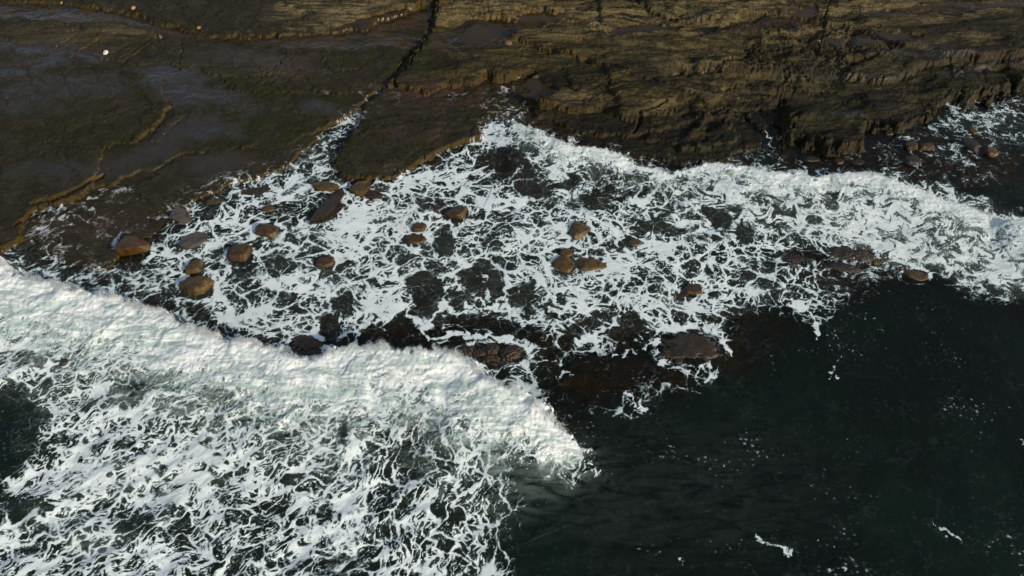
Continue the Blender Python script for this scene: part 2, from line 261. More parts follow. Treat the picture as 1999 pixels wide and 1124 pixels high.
# ================================================================== terrain height: plates of flat-bedded rock, outlines read off the photo (chart px at their own height)
PLATES = [  # (height m, edge roughness, edge steepness, outline)
 (0.07, .35, 1.3, [(60,478),(120,502),(167,520),(199,524),(228,502),(240,482),(300,455),(345,428),(385,408),(363,398),(391,374),(423,365),(463,347),(509,338),(548,324),(576,302),(600,282),(640,245),(500,180),(0,300),(-300,300),(-300,470)]),
 (0.22, .22, 3.2, [(213,359),(274,329),(310,326),(331,310),(356,295),(431,301),(459,288),(491,281),(512,295),(555,285),(584,267),(619,256),(655,235),(680,222),(700,203),(720,180),(762,160),(780,120),(830,70),(860,-40),(870,-140),(-500,-140),(-500,360),(120,360)]),
 (0.15, .25, 2.5, [(366,400),(391,380),(423,368),(463,350),(509,340),(548,327),(576,305),(640,250),(450,290),(340,310),(300,340),(260,372),(306,402)]),
 (0.38, .18, 3.5, [(-400,520),(0,490),(37,467),(35,435),(28,428),(64,403),(89,394),(132,388),(167,369),(185,345),(201,290),(219,274),(254,274),(285,249),(330,200),(315,180),(313,144),(255,140),(231,142),(165,125),(130,112),(45,130),(0,145),(-400,165)]),
 (0.44, .25, 3, [(-400,310),(0,306),(25,290),(65,284),(120,262),(180,240),(235,190),(200,165),(120,160),(60,165),(0,180),(-400,190)]),
 (0.47, .10, 4, [(280,243),(309,222),(331,202),(320,196),(300,200),(272,232)]),
 (0.45, .10, 4, [(262,270),(296,246),(321,218),(312,212),(290,224),(258,262)]),
 (0.30, .18, 3, [(-300,92),(0,86),(80,97),(84,112),(60,124),(0,130),(-300,134)]),
 (0.31, .08, 5, [(285,272),(306,275),(336,244),(365,221),(342,217),(313,242)]),
 (0.33, .10, 4, [(182,128),(225,142),(238,134),(225,126),(200,122)]),
 (0.32, .5, 1.6, [(-400,40),(0,45),(150,52),(245,48),(290,60),(308,74),(440,80),(560,97),(700,100),(780,104),(755,150),(700,180),(600,178),(470,180),(420,150),(380,128),(320,124),(240,120),(200,110),(130,90),(0,76),(-400,70)]),
 (0.40, .12, 4, [(150,57),(230,44),(290,58),(308,72),(300,76),(262,75),(200,68)]),
 (0.46, .5, 1.8, [(-400,-140),(870,-140),(850,0),(806,12),(762,26),(722,50),(650,58),(560,66),(480,70),(400,68),(350,52),(300,44),(280,26),(190,10),(100,4),(-400,0)]),
 (0.58, .3, 3, [(540,-60),(860,-80),(850,-10),(790,18),(770,25),(700,46),(660,52),(620,40),(560,10)]),
 (0.10, .3, 1.0, [(650,312),(657,336),(678,345),(739,346),(775,340),(812,322),(852,297),(888,283),(922,272),(945,264),(940,246),(955,231),(1012,215),(1029,205),(1022,190),(1040,140),(900,120),(770,150),(730,188),(705,217),(690,242),(676,272)]),
 (0.30, .12, 3, [(655,308),(660,330),(680,341),(735,341),(770,336),(806,318),(845,294),(880,280),(918,268),(938,261),(930,246),(860,232),(780,225),(712,236),(685,265)]),
 (0.38, .15, 2.5, [(668,300),(690,322),(735,328),(775,318),(800,300),(835,284),(860,262),(860,246),(800,238),(720,245),(690,262)]),
 (0.55, .30, 4, [(760,158),(767,152),(792,163),(817,164),(849,161),(871,157),(892,152),(920,156),(952,141),(970,150),(1006,145),(1027,134),(1056,131),(1113,131),(1170,170),(1260,150),(1700,60),(1700,-200),(866,-200),(850,40),(800,110)]),
 (0.42, .15, 3, [(828,176),(850,170),(852,164),(900,158),(820,155)]),
 (0.12, .5, 1.2, [(1005,236),(1060,246),(1110,272),(1180,288),(1240,300),(1300,312),(1400,317),(1428,298),(1480,288),(1492,258),(1500,180),(1100,120),(1030,150),(1035,200)]),
 (0.34, .4, 2.2, [(1030,165),(1036,200),(1050,224),(1100,238),(1130,254),(1180,258),(1240,262),(1300,250),(1400,215),(1400,100),(1060,120)]),
 (0.50, .35, 2.6, [(1110,150),(1120,175),(1180,212),(1230,232),(1290,236),(1360,205),(1350,100),(1110,120)]),
 (0.72, .10, 3, [(1052,199),(1075,182),(1098,170),(1148,178),(1173,192),(1174,203),(1145,210),(1113,207)]),
 (0.72, .25, 4, [(1215,222),(1262,215),(1306,215),(1318,202),(1325,184),(1350,180),(1400,120),(1400,-200),(1150,-200),(1180,130)]),
 (0.88, .25, 5, [(1150,110),(1250,150),(1321,170),(1345,180),(1385,192),(1403,185),(1417,171),(1455,160),(1453,153),(1403,150),(1385,142),(1389,132),(1407,125),(1449,107),(1457,100),(1448,84),(1410,70),(1330,62),(1250,60),(1100,40),(980,60),(1060,85)]),
 (1.02, .3, 4, [(1260,-140),(1700,-140),(1600,0),(1553,2),(1553,21),(1528,27),(1474,24),(1407,36),(1360,40),(1300,30),(1240,0)]),
 (0.74, .3, 1.2, [(1350,235),(1400,225),(1470,216),(1490,200),(1520,190),(1580,195),(1620,188),(1700,178),(1725,172),(1760,165),(1850,158),(1960,145),(2100,130),(2500,110),(2500,-200),(1300,-200),(1300,190)]),
 (1.04, .35, 3, [(1300,-200),(1300,-20),(1700,55),(1760,90),(1650,140),(1720,150),(1860,110),(1960,100),(2400,85),(2400,-200)]),
 (0.45, .5, 1.1, [(1200,262),(1262,245),(1330,240),(1400,228),(1465,222),(1468,240),(1490,250),(1480,281),(1425,290),(1400,308),(1340,302),(1290,286)]),
 (0.60, .8, 1.3, [(1520,232),(1530,272),(1552,275),(1558,286),(1606,290),(1656,290),(1697,300),(1706,262),(1741,247),(1777,245),(1798,242),(1834,240),(1841,206),(1905,199),(1958,192),(1976,180),(1999,174),(2300,160),(2300,110),(1500,110)]),
]
POOLS = [(0.28, [(-400,-6),(0,4),(110,8),(190,18),(250,34),(300,48),(345,56),(400,70),(480,74),(560,70),(650,64),(700,62),(720,80),(690,97),(600,92),(500,82),(430,76),(330,68),(290,52),(240,42),(150,40),(0,30),(-400,22)]),
 (0.44, [(650,58),(670,45),(740,25),(800,14),(850,8),(842,40),(780,46),(700,52)]),(0.43, [(655,72),(700,56),(800,60),(828,66),(800,84),(730,84),(665,84)]),
 (0.52, [(835,70),(858,62),(905,40),(935,36),(1000,40),(1030,55),(1000,70),(920,92),(870,96),(838,88)]),
 (0.42, [(960,160),(1000,152),(1060,145),(1052,158),(1020,172),(1000,165)]),
 (0.96, [(1410,44),(1475,34),(1540,30),(1590,8),(1600,24),(1585,40),(1560,48),(1500,52),(1480,60),(1430,60)]),
 (1.03, [(1720,18),(1780,12),(1850,6),(1999,2),(1999,14),(1850,22),(1760,30),(1700,34)]),
 (0.98, [(1590,78),(1650,66),(1760,60),(1800,72),(1720,84),(1640,90)]),(0.46, [(1290,150),(1380,140),(1400,148),(1380,152),(1300,160)]),
 (0.66, [(1000,30),(1060,22),(1110,26),(1080,40),(1020,48)]),(0.62, [(1180,60),(1260,46),(1330,52),(1290,68),(1200,76)]),
 (0.13, [(960,163),(1020,150),(1060,158),(1080,178),(1050,200),(1030,190),(1000,166)])]
CRACKS = [([(857,-10),(852,25),(832,72),(812,100),(770,150)], .07, .35, .6),([(1620,-10),(1612,40),(1606,70),(1602,94)], .05, .3, 1.1),([(1534,128),(1531,150),(1527,180)], .05, .25, 1.),
 ([(200,345),(170,362),(140,378),(107,391),(68,398)], .16, .35, .2),([(37,440),(60,420),(110,402)], .1, .3, .2),([(0,498),(40,478),(60,470)], .3, .8, .1),
 ([(353,76),(352,110),(350,130)], .07, .12, .5),([(560,98),(500,160)], .06, .08, .5),([(150,60),(80,100)], .06, .10, .5),([(200,66),(130,105)], .06, .10, .5),
 ([(300,76),(215,125)], .06, .12, .5),([(262,75),(180,118)], .05, .08, .5),([(420,150),(560,142),(700,128)], .05, .06, .5),
 ([(1460,225),(1476,245),(1496,262),(1500,300)], .22, .6, .3),([(1240,240),(1260,205),(1300,190)], .1, .3, .9),([(1300,200),(1340,206),(1420,198),(1490,196)], .12, .3, 1.)]
def inside(px, py, P):
    r = np.zeros(px.shape, bool); n = len(P)
    for i in range(n):
        x0, y0 = P[i]; x1, y1 = P[(i+1) % n]
        if y0 == y1: continue
        c = ((y0 > py) != (y1 > py)) & (px < (x1-x0)*(py-y0)/(y1-y0)+x0); r ^= c
    return r
def poly_sdf(X, Y, P, z, R):
    wx, wy = at([p[0] for p in P], [p[1] for p in P], z); Q = list(zip(wx, wy))
    m = (X > min(wx)-R) & (X < max(wx)+R) & (Y > min(wy)-R) & (Y < max(wy)+R)
    if not m.any(): return m, None
    x, y = X[m], Y[m]
    d, _, _ = seg_dist(x, y, np.array(Q+[Q[0]]))
    return m, np.where(inside(x, y, Q), d, -d)
SHOAL = [(1240,712,190,40,.03,1),(1345,680,90,40,.1,.9),(960,650,170,26,0,.9),(1110,630,80,40,0,.6),(1240,370,110,36,.1,.8),(500,415,110,30,-.1,.8),(240,440,130,60,-.2,.9),(80,480,80,40,0,.7),(1330,340,120,26,0,.8),(1640,505,130,26,0,.8),(620,400,60,50,-.4,.8),(980,330,60,30,0,.3),(1280,580,120,16,0,.6),(700,670,90,20,0,.6),(420,640,60,20,.3,.5),(1860,300,190,50,.1,.85),(1720,290,60,40,0,.8)]
def seabed(X, Y):
    px, py = chart(X, Y)
    line = np.interp(px, [-300,0,260,560,760,1000,1200,1450,1600,1750,1850,1999,2300], [520,560,640,740,780,800,770,700,600,540,560,620,700])
    d = (py-line)/40.
    dr = sstep(1680, 1900, px)*sstep(200, 260, py)     # the inlet at the right is deeper too
    base = -.34 - np.clip(d, 0, 12)*.75 - .30*sstep(330, 420, py) - .6*dr
    hump = ellipse_field(px, py, SHOAL, .7, fbm(X*.4, Y*.5, 3, 218))
    base = base*(1-hump) + hump*(-.13)
    return base + (.26-.14*hump)*fbm(X*.55, Y*.7, 4, 210) + .16*ridged(X*.8, Y*1.1, 3, 214)*sstep(14, 4, d)
def terrain(X, Y):
    Z = seabed(X, Y).astype(np.float32)
    px, py = chart(X, Y, .5)
    n1 = fbm(X*.8, Y*.8, 6, 220, .62); n2 = fbm(X*3.1, Y*3.1, 4, 226, .6)
    _, _, wid = worley(X/.55 + .4*n1, Y/.42 + .3*n1, 228); _, _, wi2 = worley(X/.21, Y/.17, 229)
    chip = .26*((wid*31 % 101)/101.-.5) + .12*((wi2*31 % 101)/101.-.5)
    tilt = .05*fbm(X*.12, Y*.16, 3, 230)
    surf = .05*fbm(X*.7, Y*1.1, 4, 233) + .012*n2
    rightw = sstep(640, 900, px + (py-100)*-.3)
    # flutes down the cliff at the right
    flute = ridged(X*.42 + .7*n1, Y*.16 + .5*n1, 4, 240)
    gully = fbm(X*.5 + .35*n1, Y*.10, 3, 243)
    for i, (h, rough, steep, P) in enumerate(PLATES):
        m, d = poly_sdf(X, Y, P, h, 4.0)
        if d is None: continue
        d = d + rough*(.9*n1[m] + .10*n2[m]) + chip[m]*(.6 + rough*.8)
        if i in (26, 28, 29): d = d + 1.1*gully[m] - .45
        top = h + tilt[m] + surf[m]*(1+rightw[m]*.6)
        prof = top - np.clip(-d, 0, None)*steep - .05*np.exp(-np.abs(d)*8)*(h > .3)
        if i == 29: prof = top - np.clip(.4-d, 0, None)*steep*.8 - .25*np.clip(1-d*.6,0,1)*flute[m]
        if i in (26, 28): prof = top - np.clip(.6-d, 0, None)*steep*.6 - .3*flute[m]
        Z[m] = np.maximum(Z[m], np.where(d > -3.5, prof, -9))
    # wavy bedding on the right and top: low steps drawn out along the shore
    up = sstep(.30, .55, Z)
    lift = np.clip((Y-40)*.02, 0, .6)*rightw
    wa_ = fbm(X*.13+7, Y*.2, 2, 248)
    bed = fbm(X*.075 + .5*wa_, Y*.30 + .3*wa_, 4, 250, .5)*1.3 + .10*fbm(X*.5, Y*1.3, 4, 256)
    st = .13; q = bed/st; fl = np.floor(q); fr = q-fl
    Z = Z + up*rightw*(((fl + sstep(.84, .99, fr))*st)*.46 + lift)
    q2 = (fbm(X*.16 + .4*wa_, Y*.62, 4, 262, .5)*1.2 + .12*fbm(X*.8, Y*2.1, 3, 266))/.16; f2 = np.floor(q2); fr2 = q2-f2
    Z = Z + up*rightw*(f2 + sstep(.82, .99, fr2))*.16*.22
    hsh = lambda v, k: ((np.sin(v*12.9898 + k)*43758.5453) % 1.).astype(np.float32)
    tone = (.55*hsh(fl, 1.) + .45*hsh(f2, 5.))*rightw*up + (1-rightw*up)*.35
    tone = tone + .30*rightw*up*(sstep(.45, .8, fr)*sstep(.99, .84, fr) + .8*sstep(.45, .8, fr2)*sstep(.99, .84, fr2))  # sunlit rims of the bedding steps, painted in as a paler tone
    # shallow bedding steps on the left platform
    q3 = (fbm(X*.09+4, Y*.22, 4, 270)*1.0 + .25*n1)/.22; f3 = np.floor(q3)
    Z = Z + sstep(.15, .22, Z)*(1-rightw)*((f3 + sstep(.75, .98, q3-f3))*.22)*.16
    # rough low rocks by the shore on the right
    low = rightw*sstep(-.1, .1, Z)*(1-up)
    Z = Z + low*(.12*ridged(X*.9, Y*1.6, 4, 280) - .05)
    # oblique joints across the left platform
    a = X*.80 + Y*.55; j = np.abs(((a + .5*n1 + .08*n2)/1.7) % 1 - .5)*1.7
    jm = (1-rightw)*sstep(.25, .32, Z)*sstep(.0, .25, fbm(X*.25, Y*.25, 2, 290)+.12)
    Z = Z - jm*.05*(1-sstep(.02, .09, j))
    e1, e2, _ = worley(X*.42 + .25*n1, Y*.30 + .2*n1, 295)
    Z = Z - (1-rightw)*sstep(.2, .3, Z)*.035*(1-sstep(.01, .05, e2-e1))
    Z = Z - (1-rightw)*sstep(.15, .25, Z)*.03*sstep(.25, .6, fbm(X*1.5, Y*2., 4, 297))
    # general grain
    Z = Z + (Z > -.5)*(.012*fbm(X*6, Y*7, 4, 300, .65) + .016*rightw*up*ridged(X*1.6+n1, Y*4.2+n1, 4, 305))
    pool = np.zeros_like(Z)
    for lv, P in POOLS:
        m, d = poly_sdf(X, Y, P, lv+.05, 1.5)
        if d is None: continue
        k = sstep(-.15, .10, d + .45*n1[m] + .1*n2[m])
        Z[m] = Z[m]*(1-k) + np.minimum(Z[m], lv)*k
        pool[m] = np.maximum(pool[m], k*(Z[m] <= lv+.02))
    for P, w, dep, z in CRACKS:
        cx, cy = at([p[0] for p in P], [p[1] for p in P], z)
        m = (X > min(cx)-1.5) & (X < max(cx)+1.5) & (Y > min(cy)-1.5) & (Y < max(cy)+1.5)
        if not m.any(): continue
        d, _, _ = seg_dist(X[m]+.5*n1[m]+.3*chip[m], Y[m]+.4*n1[m], np.array(list(zip(cx, cy))))
        Z[m] = Z[m] - dep*(1-sstep(w*.4, w*1.3, d))
    return Z, pool, tone
# surface character of the rock (chart px ellipses): algae, pale dry rock, smooth wet film, pinkish film
ALGAE = [(470,255,130,30,-.1,1),(600,215,90,34,-.3,.9),(420,150,60,24,0,.8),(560,180,120,14,0,.7),(860,190,150,14,0,.6),(960,210,60,14,0,.8),(800,100,60,40,.3,.6),(820,130,60,14,0,.8),(200,250,160,60,0,.5),
 (150,310,160,20,-.2,.6),(700,115,70,14,0,.6),(1640,222,90,14,0,1),(1540,230,40,10,0,.9),(1700,150,200,20,0,.5),(1330,292,70,14,0,.7),(1900,150,120,30,0,.6),(50,110,60,30,0,.5),(720,290,70,24,0,.4),(1100,100,200,30,0,.35)]
PALE = [(1150,30,330,26,0,.8),(1010,70,120,20,.1,.5),(1240,90,90,16,.1,.5),(1390,175,50,16,.1,.6),(1290,205,40,12,-.2,.6),(1640,120,100,16,0,.3),(590,12,60,22,-.3,.9),(680,25,90,26,-.3,1),(760,48,90,8,0,.7),(900,35,90,14,0,.8),(960,10,90,14,0,.9),(1000,20,200,16,0,.6),(1140,60,120,16,0,.6),(1250,20,200,16,0,.8),(1440,14,110,14,0,.9),(1420,40,36,9,-.2,1),(1340,60,60,9,.3,.8),
 (1350,110,100,22,.1,.6),(1580,60,80,10,0,.7),(1720,10,140,14,-.1,.8),(1850,26,140,14,-.1,.6),(230,58,70,10,.1,.5),(910,47,22,5,0,1),(1120,190,50,14,0,.5),(1460,150,90,10,0,.3),(1700,60,80,24,0,.4),(1900,68,50,10,0,.5),(1650,80,200,12,0,.4),(1180,105,240,20,0,.3),(1570,160,60,14,0,.4),(500,130,110,30,0,.25),(130,70,120,26,0,.3)]
FILM = [(60,95,80,10,.1,1),(160,105,60,10,.3,1),(90,120,60,14,-.1,.8),(330,150,60,22,0,1),(350,180,50,26,.2,1),(410,185,70,14,.1,.9),(0,140,60,14,0,.8),(140,165,110,22,0,.6),(30,190,60,30,0,.6),(620,210,40,14,0,.7),(400,250,60,24,0,.8),(330,262,40,20,-.5,.7),
 (480,210,40,8,0,.5),(290,300,80,18,-.3,.6),(420,320,60,18,-.2,.5),(150,330,120,20,0,.5),(480,115,120,18,.1,.5),(1660,150,90,8,0,.5),(1880,140,50,10,0,.5),(1650,220,30,7,0,.8),(1820,100,80,10,0,.4)]
PINK = [(840,180,90,16,0,1),(880,200,80,12,0,.8),(560,135,60,16,0,.5),(800,260,50,14,0,.5),(450,315,50,12,0,.5),(240,205,24,14,0,.4),(210,440,90,24,-.1,.5),(690,170,30,10,0,.3)]
# ================================================================== water surface
CREST1 = [(-260,470),(-100,490),(0,515),(30,538),(100,556),(150,572),(210,578),(260,598),(310,608),(370,643),(430,663),(490,670),(545,688),(600,706),(640,690),(680,678),(740,680),(800,684),(870,684),(910,702),(950,742),(1000,758),(1050,795),(1090,830),(1130,878),(1165,930),(1200,1000)]
C1H = [1.2,1.2,1.2,1.15,1.1,1.1,1.1,1.1,1.1,1.1,1.1,1.1,1.1,1.1,1.1,1.1,1.1,1.1,1.1,1.05,1.0,.95,.88,.66,.40,.15,0]
CREST2 = [(925,255),(960,236),(1000,236),(1050,256),(1100,283),(1150,290),(1200,300),(1250,322),(1310,338),(1380,318),(1450,325),(1500,335),(1565,335),(1590,350),(1640,340),(1700,338),(1760,358),(1830,385),(1900,408),(1960,430),(2020,448),(2150,480),(2300,520)]
C2H = [0,.12,.25,.36,.42,.42,.40,.36,.32,.38,.44,.48,.50,.50,.52,.56,.60,.60,.60,.6,.6,.6,.6]
CREST3 = [(1925,462),(1965,448),(2010,445),(2080,455)]
C3H = [0,.35,.4,0]
def boxblur(A, r, it=2):
    for _ in range(it):
        for ax in (0, 1):
            c = np.cumsum(np.concatenate([np.repeat(A.take([0], ax), r+1, ax), A, np.repeat(A.take([-1], ax), r, ax)], ax), ax, dtype=np.float64)
            n = A.shape[ax]; A = ((c.take(range(2*r+1, 2*r+1+n), ax) - c.take(range(0, n), ax))/(2*r+1)).astype(np.float32)
    return A
def endf_full(m, e, X):
    r = np.zeros(X.shape, np.float32); r[m] = e; return r
def crest(X, Y, C, H, steep, back, rough, n, n2):
    P = np.array([at(p[0], p[1], h*.9) for p, h in zip(C, H)]).reshape(-1, 2)
    m = (X > P[:,0].min()-9) & (X < P[:,0].max()+9) & (Y > P[:,1].min()-9) & (Y < P[:,1].max()+9)
    hh = np.zeros(X.shape, np.float32); dd = np.full(X.shape, -50, np.float32); hl = hh.copy()
    x, y = X[m], Y[m]
    d, side, par = seg_dist(x, y, P)
    L = np.concatenate([[0], np.cumsum(np.hypot(*np.diff(P, axis=0).T))])
    h = np.interp(par, L, H)
    raw = -side*d; d = raw + rough*(n[m]*.55 + n2[m]*.28)              # + on the seaward (back) side
    endf = sstep(8.9, 5, np.where((par <= .01) | (par >= L[-1]-.01), np.abs(d), 0))
    ds = raw + rough*.5*n[m]; prof = np.where(d < 0, np.exp(-(d/steep)**2), 1.)*np.where(ds > 0, np.exp(-np.abs(ds/(1.5*back))**1.6), 1.)
    hh[m] = h*prof*endf; dd[m] = np.where(h*endf > .02, d, -50); hl[m] = h
    hl = hl*endf_full(m, endf, X)
    k = sstep(.3, 1.4, dd); hh = hh*(1-k) + boxblur(hh, 13)*k; hl = hl*(1-k) + boxblur(hl, 13)*k
    return hh, dd, hl
def water(X, Y):
    n = fbm(X*.9, Y*.9, 4, 400, .6); n2 = fbm(X*3.3, Y*3.3, 3, 404, .6)
    h1, d1, l1 = crest(X, Y, CREST1, C1H, .34, 3.6, .8, n, n2)
    h2, d2, l2 = crest(X, Y, CREST2, C2H, .22, 2.2, .55, n, n2)
    h3, d3, l3 = crest(X, Y, CREST3, C3H, .2, 1.6, .4, n, n2)
    Wv = .06*fbm(X*.22, Y*.35, 3, 410) + .020*fbm(X*.9, Y*1.3, 3, 414) + .005*fbm(X*4, Y*5, 3, 418)
    px, py = chart(X, Y)
    sw = sstep(0, 6, d1)*sstep(30, 10, d1)                 # stirred water behind the breaker
    cu = math.cos(.45)*X + math.sin(.45)*Y; cv = -math.sin(.45)*X + math.cos(.45)*Y
    Wv = Wv + sw*(.13*fbm(cu*.30, cv*.7, 3, 420) + .03*fbm(cu*1.1+.6*n, cv*2.0+.6*n, 3, 424))
    dn1 = np.where(d1 > 0, d1/(.22+.78*np.clip(l1, 0, 1)), d1)
    band1 = sstep(-.25, .1, d1)*sstep(5.5, 1.5, dn1)*sstep(.12, .45, l1)
    band2 = sstep(-.15, .1, d2)*sstep(3.2, .8, d2)*sstep(.12, .4, l2)
    bx, by = curl_warp(X, Y, .3, 1.7, 429, 3)
    bil = .5+fbm(bx*.55+.3*n, by*.7, 2, 430)
    b1, _, _ = worley(bx/.62 + .5*n2, by/.5 + .5*n2, 441); b2, _, _ = worley(bx/.27 + n2, by/.23, 443)
    fro = .045*(.6-b1) + .030*(.6-b2) + .02*fbm(X*6, Y*6, 3, 445, .6)
    ru = .63*bx+.77*by; rv = -.77*bx+.63*by
    bil2 = fbm(ru*.8, rv*2.3 - .6*n, 4, 436, .6)
    Wv = Wv + h1 + h2 + h3 + band1*(.10*bil + fro - .05) + band2*(.06*bil + .7*fro - .03)
    return Wv, d1, l1, d2, l2, band1, band2, np.where(l3 > .12, d3, -50)
AER = [(1700,440,150,44,.2,.6),(1850,480,150,36,.3,.45),(1740,490,80,30,.2,.7),(1640,460,70,20,0,.5),(1300,588,26,14,0,.9),(1290,960,300,150,0,.05),(1120,900,80,60,.3,.16),(1080,290,60,16,.2,.6),(1440,360,120,24,0,.5),(700,370,40,12,0,.5),(590,300,60,14,0,.4),(740,430,90,20,-.3,.25),(1000,520,200,50,0,.16),(700,500,150,40,0,.16),
 (340,930,260,60,-.2,.14),(200,960,160,50,-.2,.14),(150,760,90,30,-.2,.5),(330,960,30,14,0,.5),(180,1060,60,30,0,.4),(70,480,60,20,0,.3),(1480,400,60,20,0,.3),(1960,500,60,40,.8,.6),(550,500,40,24,0,.3),(990,700,50,18,0,.4),(620,460,60,30,0,.2)]
# ================================================================== grids
def lines(a, b, fine, coarse_to, f2=None):
    v = [a]; 
    while v[-1] < b:
        t = (v[-1]-a)/(b-a); v.append(v[-1] + (fine if f2 is None else fine+(f2-fine)*t))
    lo, hi = coarse_to; s = fine*2
    w = [v[0]]
    while w[-1] > lo: w.append(w[-1]-s); s *= 1.18
    u = [v[-1]]; s = (f2 or fine)*2
    while u[-1] < hi: u.append(u[-1]+s); s *= 1.18
    return np.array(w[:0:-1] + v + u[1:])
RES = 0.86
gx = lines(-37.5, 37.5, .05*RES, (-260, 260)); gy = lines(10.2, 53, .042*RES, (-80, 330), .078*RES)
X, Y = np.meshgrid(gx, gy)
T, POOL, TONE = terrain(X, Y)
Wz, d1, l1, d2, l2, band1, band2, d3 = water(X, Y)
# the slab and platform carry a thin run-off sheet: raise the water a little over the low rock where the swash runs
Zs = np.maximum(T, Wz)
F, D, G = foam_field(X, Y, np.where(T > Wz, T, Wz))
px, py = chart(X, Y, Zs)
wn = fbm(X*.8, Y*.8, 4, 500, .6)
for (qx, qy, qw, qh) in [(260,484,62,44),(386,559,62,42),(382,524,28,34),(470,497,44,36),(524,453,50,31),(635,513,36,26),(889,419,46,27),(818,446,32,22),(811,469,42,20),(838,404,22,13),(1131,453,40,36),(1104,495,28,19),(1101,518,44,30),(1155,517,58,25),(1230,474,44,16),(1354,567,40,22),(1329,577,26,15),(1624,381,26,16),(1625,403,28,18),(1587,428,30,15),(1787,539,48,22),(597,674,56,30),(960,690,120,34),(1348,678,112,58)]:
    m = (np.abs(px-qx) < qw*1.4) & (np.abs(py-qy) < qh*1.6)
    r = np.hypot((px[m]-qx)/(qw*.5), (py[m]-qy)/(qh*.55)) + .25*wn[m]
    F[m] += .45*sstep(1.05, 1.25, r)*sstep(1.6, 1.35, r)*sstep(-.35, .3, wn[m]) - .35*sstep(1.3, 1.0, r)
# breaker bodies are white all through, thinning out behind
lead = fbm(X*.7, Y*.7, 3, 507)
xf, yf = curl_warp(X, Y, .2, 1.1, 540, 3); cf, sf = math.cos(.9), math.sin(.9)
Gf = cells((xf*cf+yf*sf)/1.5, -xf*sf+yf*cf, 545, sc=.42)
F = np.where(band1 > .02, np.maximum(F*(1-.6*band1), band1*(.72 + .24*l1) - .12 - .95*Gf + .30*lead + .38*sstep(1.2, .1, d1) - .52*sstep(.7, 4.2, d1)), F)
F = np.where(band2 > .02, np.maximum(F, band2*(.62 + .35*l2) - .18 - .90*Gf + .3*lead + .38*sstep(.7, .0, d2) - .62*sstep(.3, 1.8, d2)), F)
ahead = sstep(-.15, -.6, d1)*sstep(-2.0, -1.0, d1)*(l1 > .3)
F = F - .0*ahead
A = ellipse_field(px, py, AER, .6, wn)*(.6+.4*wn)
dn1 = np.where(d1 > 0, d1/(.30+.70*np.clip(l1, 0, 1)), d1)
A = np.maximum(A, sstep(-.3, .2, d1)*sstep(5.6, .6, dn1 + 2.0*wn)*sstep(.05, .5, l1))
A = np.maximum(A, .22*sstep(-.1, .4, d1)*sstep(7., 1., d1)*sstep(.0, .3, l1))
A = np.maximum(A, .75*sstep(-.3, .1, d2)*sstep(2.6, .3, d2 + wn)*sstep(.12, .45, l2))
A = np.clip(A, 0, 1)
depth = np.clip(Wz-T, 0, 8)
def grid_mesh(name, Z, keep, attrs):
    ny, nx = X.shape
    idx = np.arange(ny*nx).reshape(ny, nx)
    q = np.stack([idx[:-1,:-1], idx[:-1,1:], idx[1:,1:], idx[1:,:-1]], -1)[keep]
    used = np.zeros(ny*nx, bool); used[q.ravel()] = True
    remap = np.cumsum(used)-1; q = remap[q].astype(np.int32)
    co = np.stack([X.ravel()[used], Y.ravel()[used], Z.ravel()[used]], -1).astype(np.float32)
    me = bpy.data.meshes.new(name); n = len(q)
    me.vertices.add(len(co)); me.vertices.foreach_set('co', co.ravel())
    me.loops.add(n*4); me.loops.foreach_set('vertex_index', q.ravel())
    me.polygons.add(n); me.polygons.foreach_set('loop_start', np.arange(0, n*4, 4, dtype=np.int32))
    me.polygons.foreach_set('use_smooth', np.ones(n, bool))
    me.update(calc_edges=True)
    for k, v in attrs.items():
        a = me.attributes.new(k, 'FLOAT', 'POINT'); a.data.foreach_set('value', np.asarray(v, np.float32).ravel()[used])
    o = bpy.data.objects.new(name, me); COL.objects.link(o); return o
def cellmax(v): return np.maximum(np.maximum(v[:-1,:-1], v[1:,:-1]), np.maximum(v[:-1,1:], v[1:,1:]))
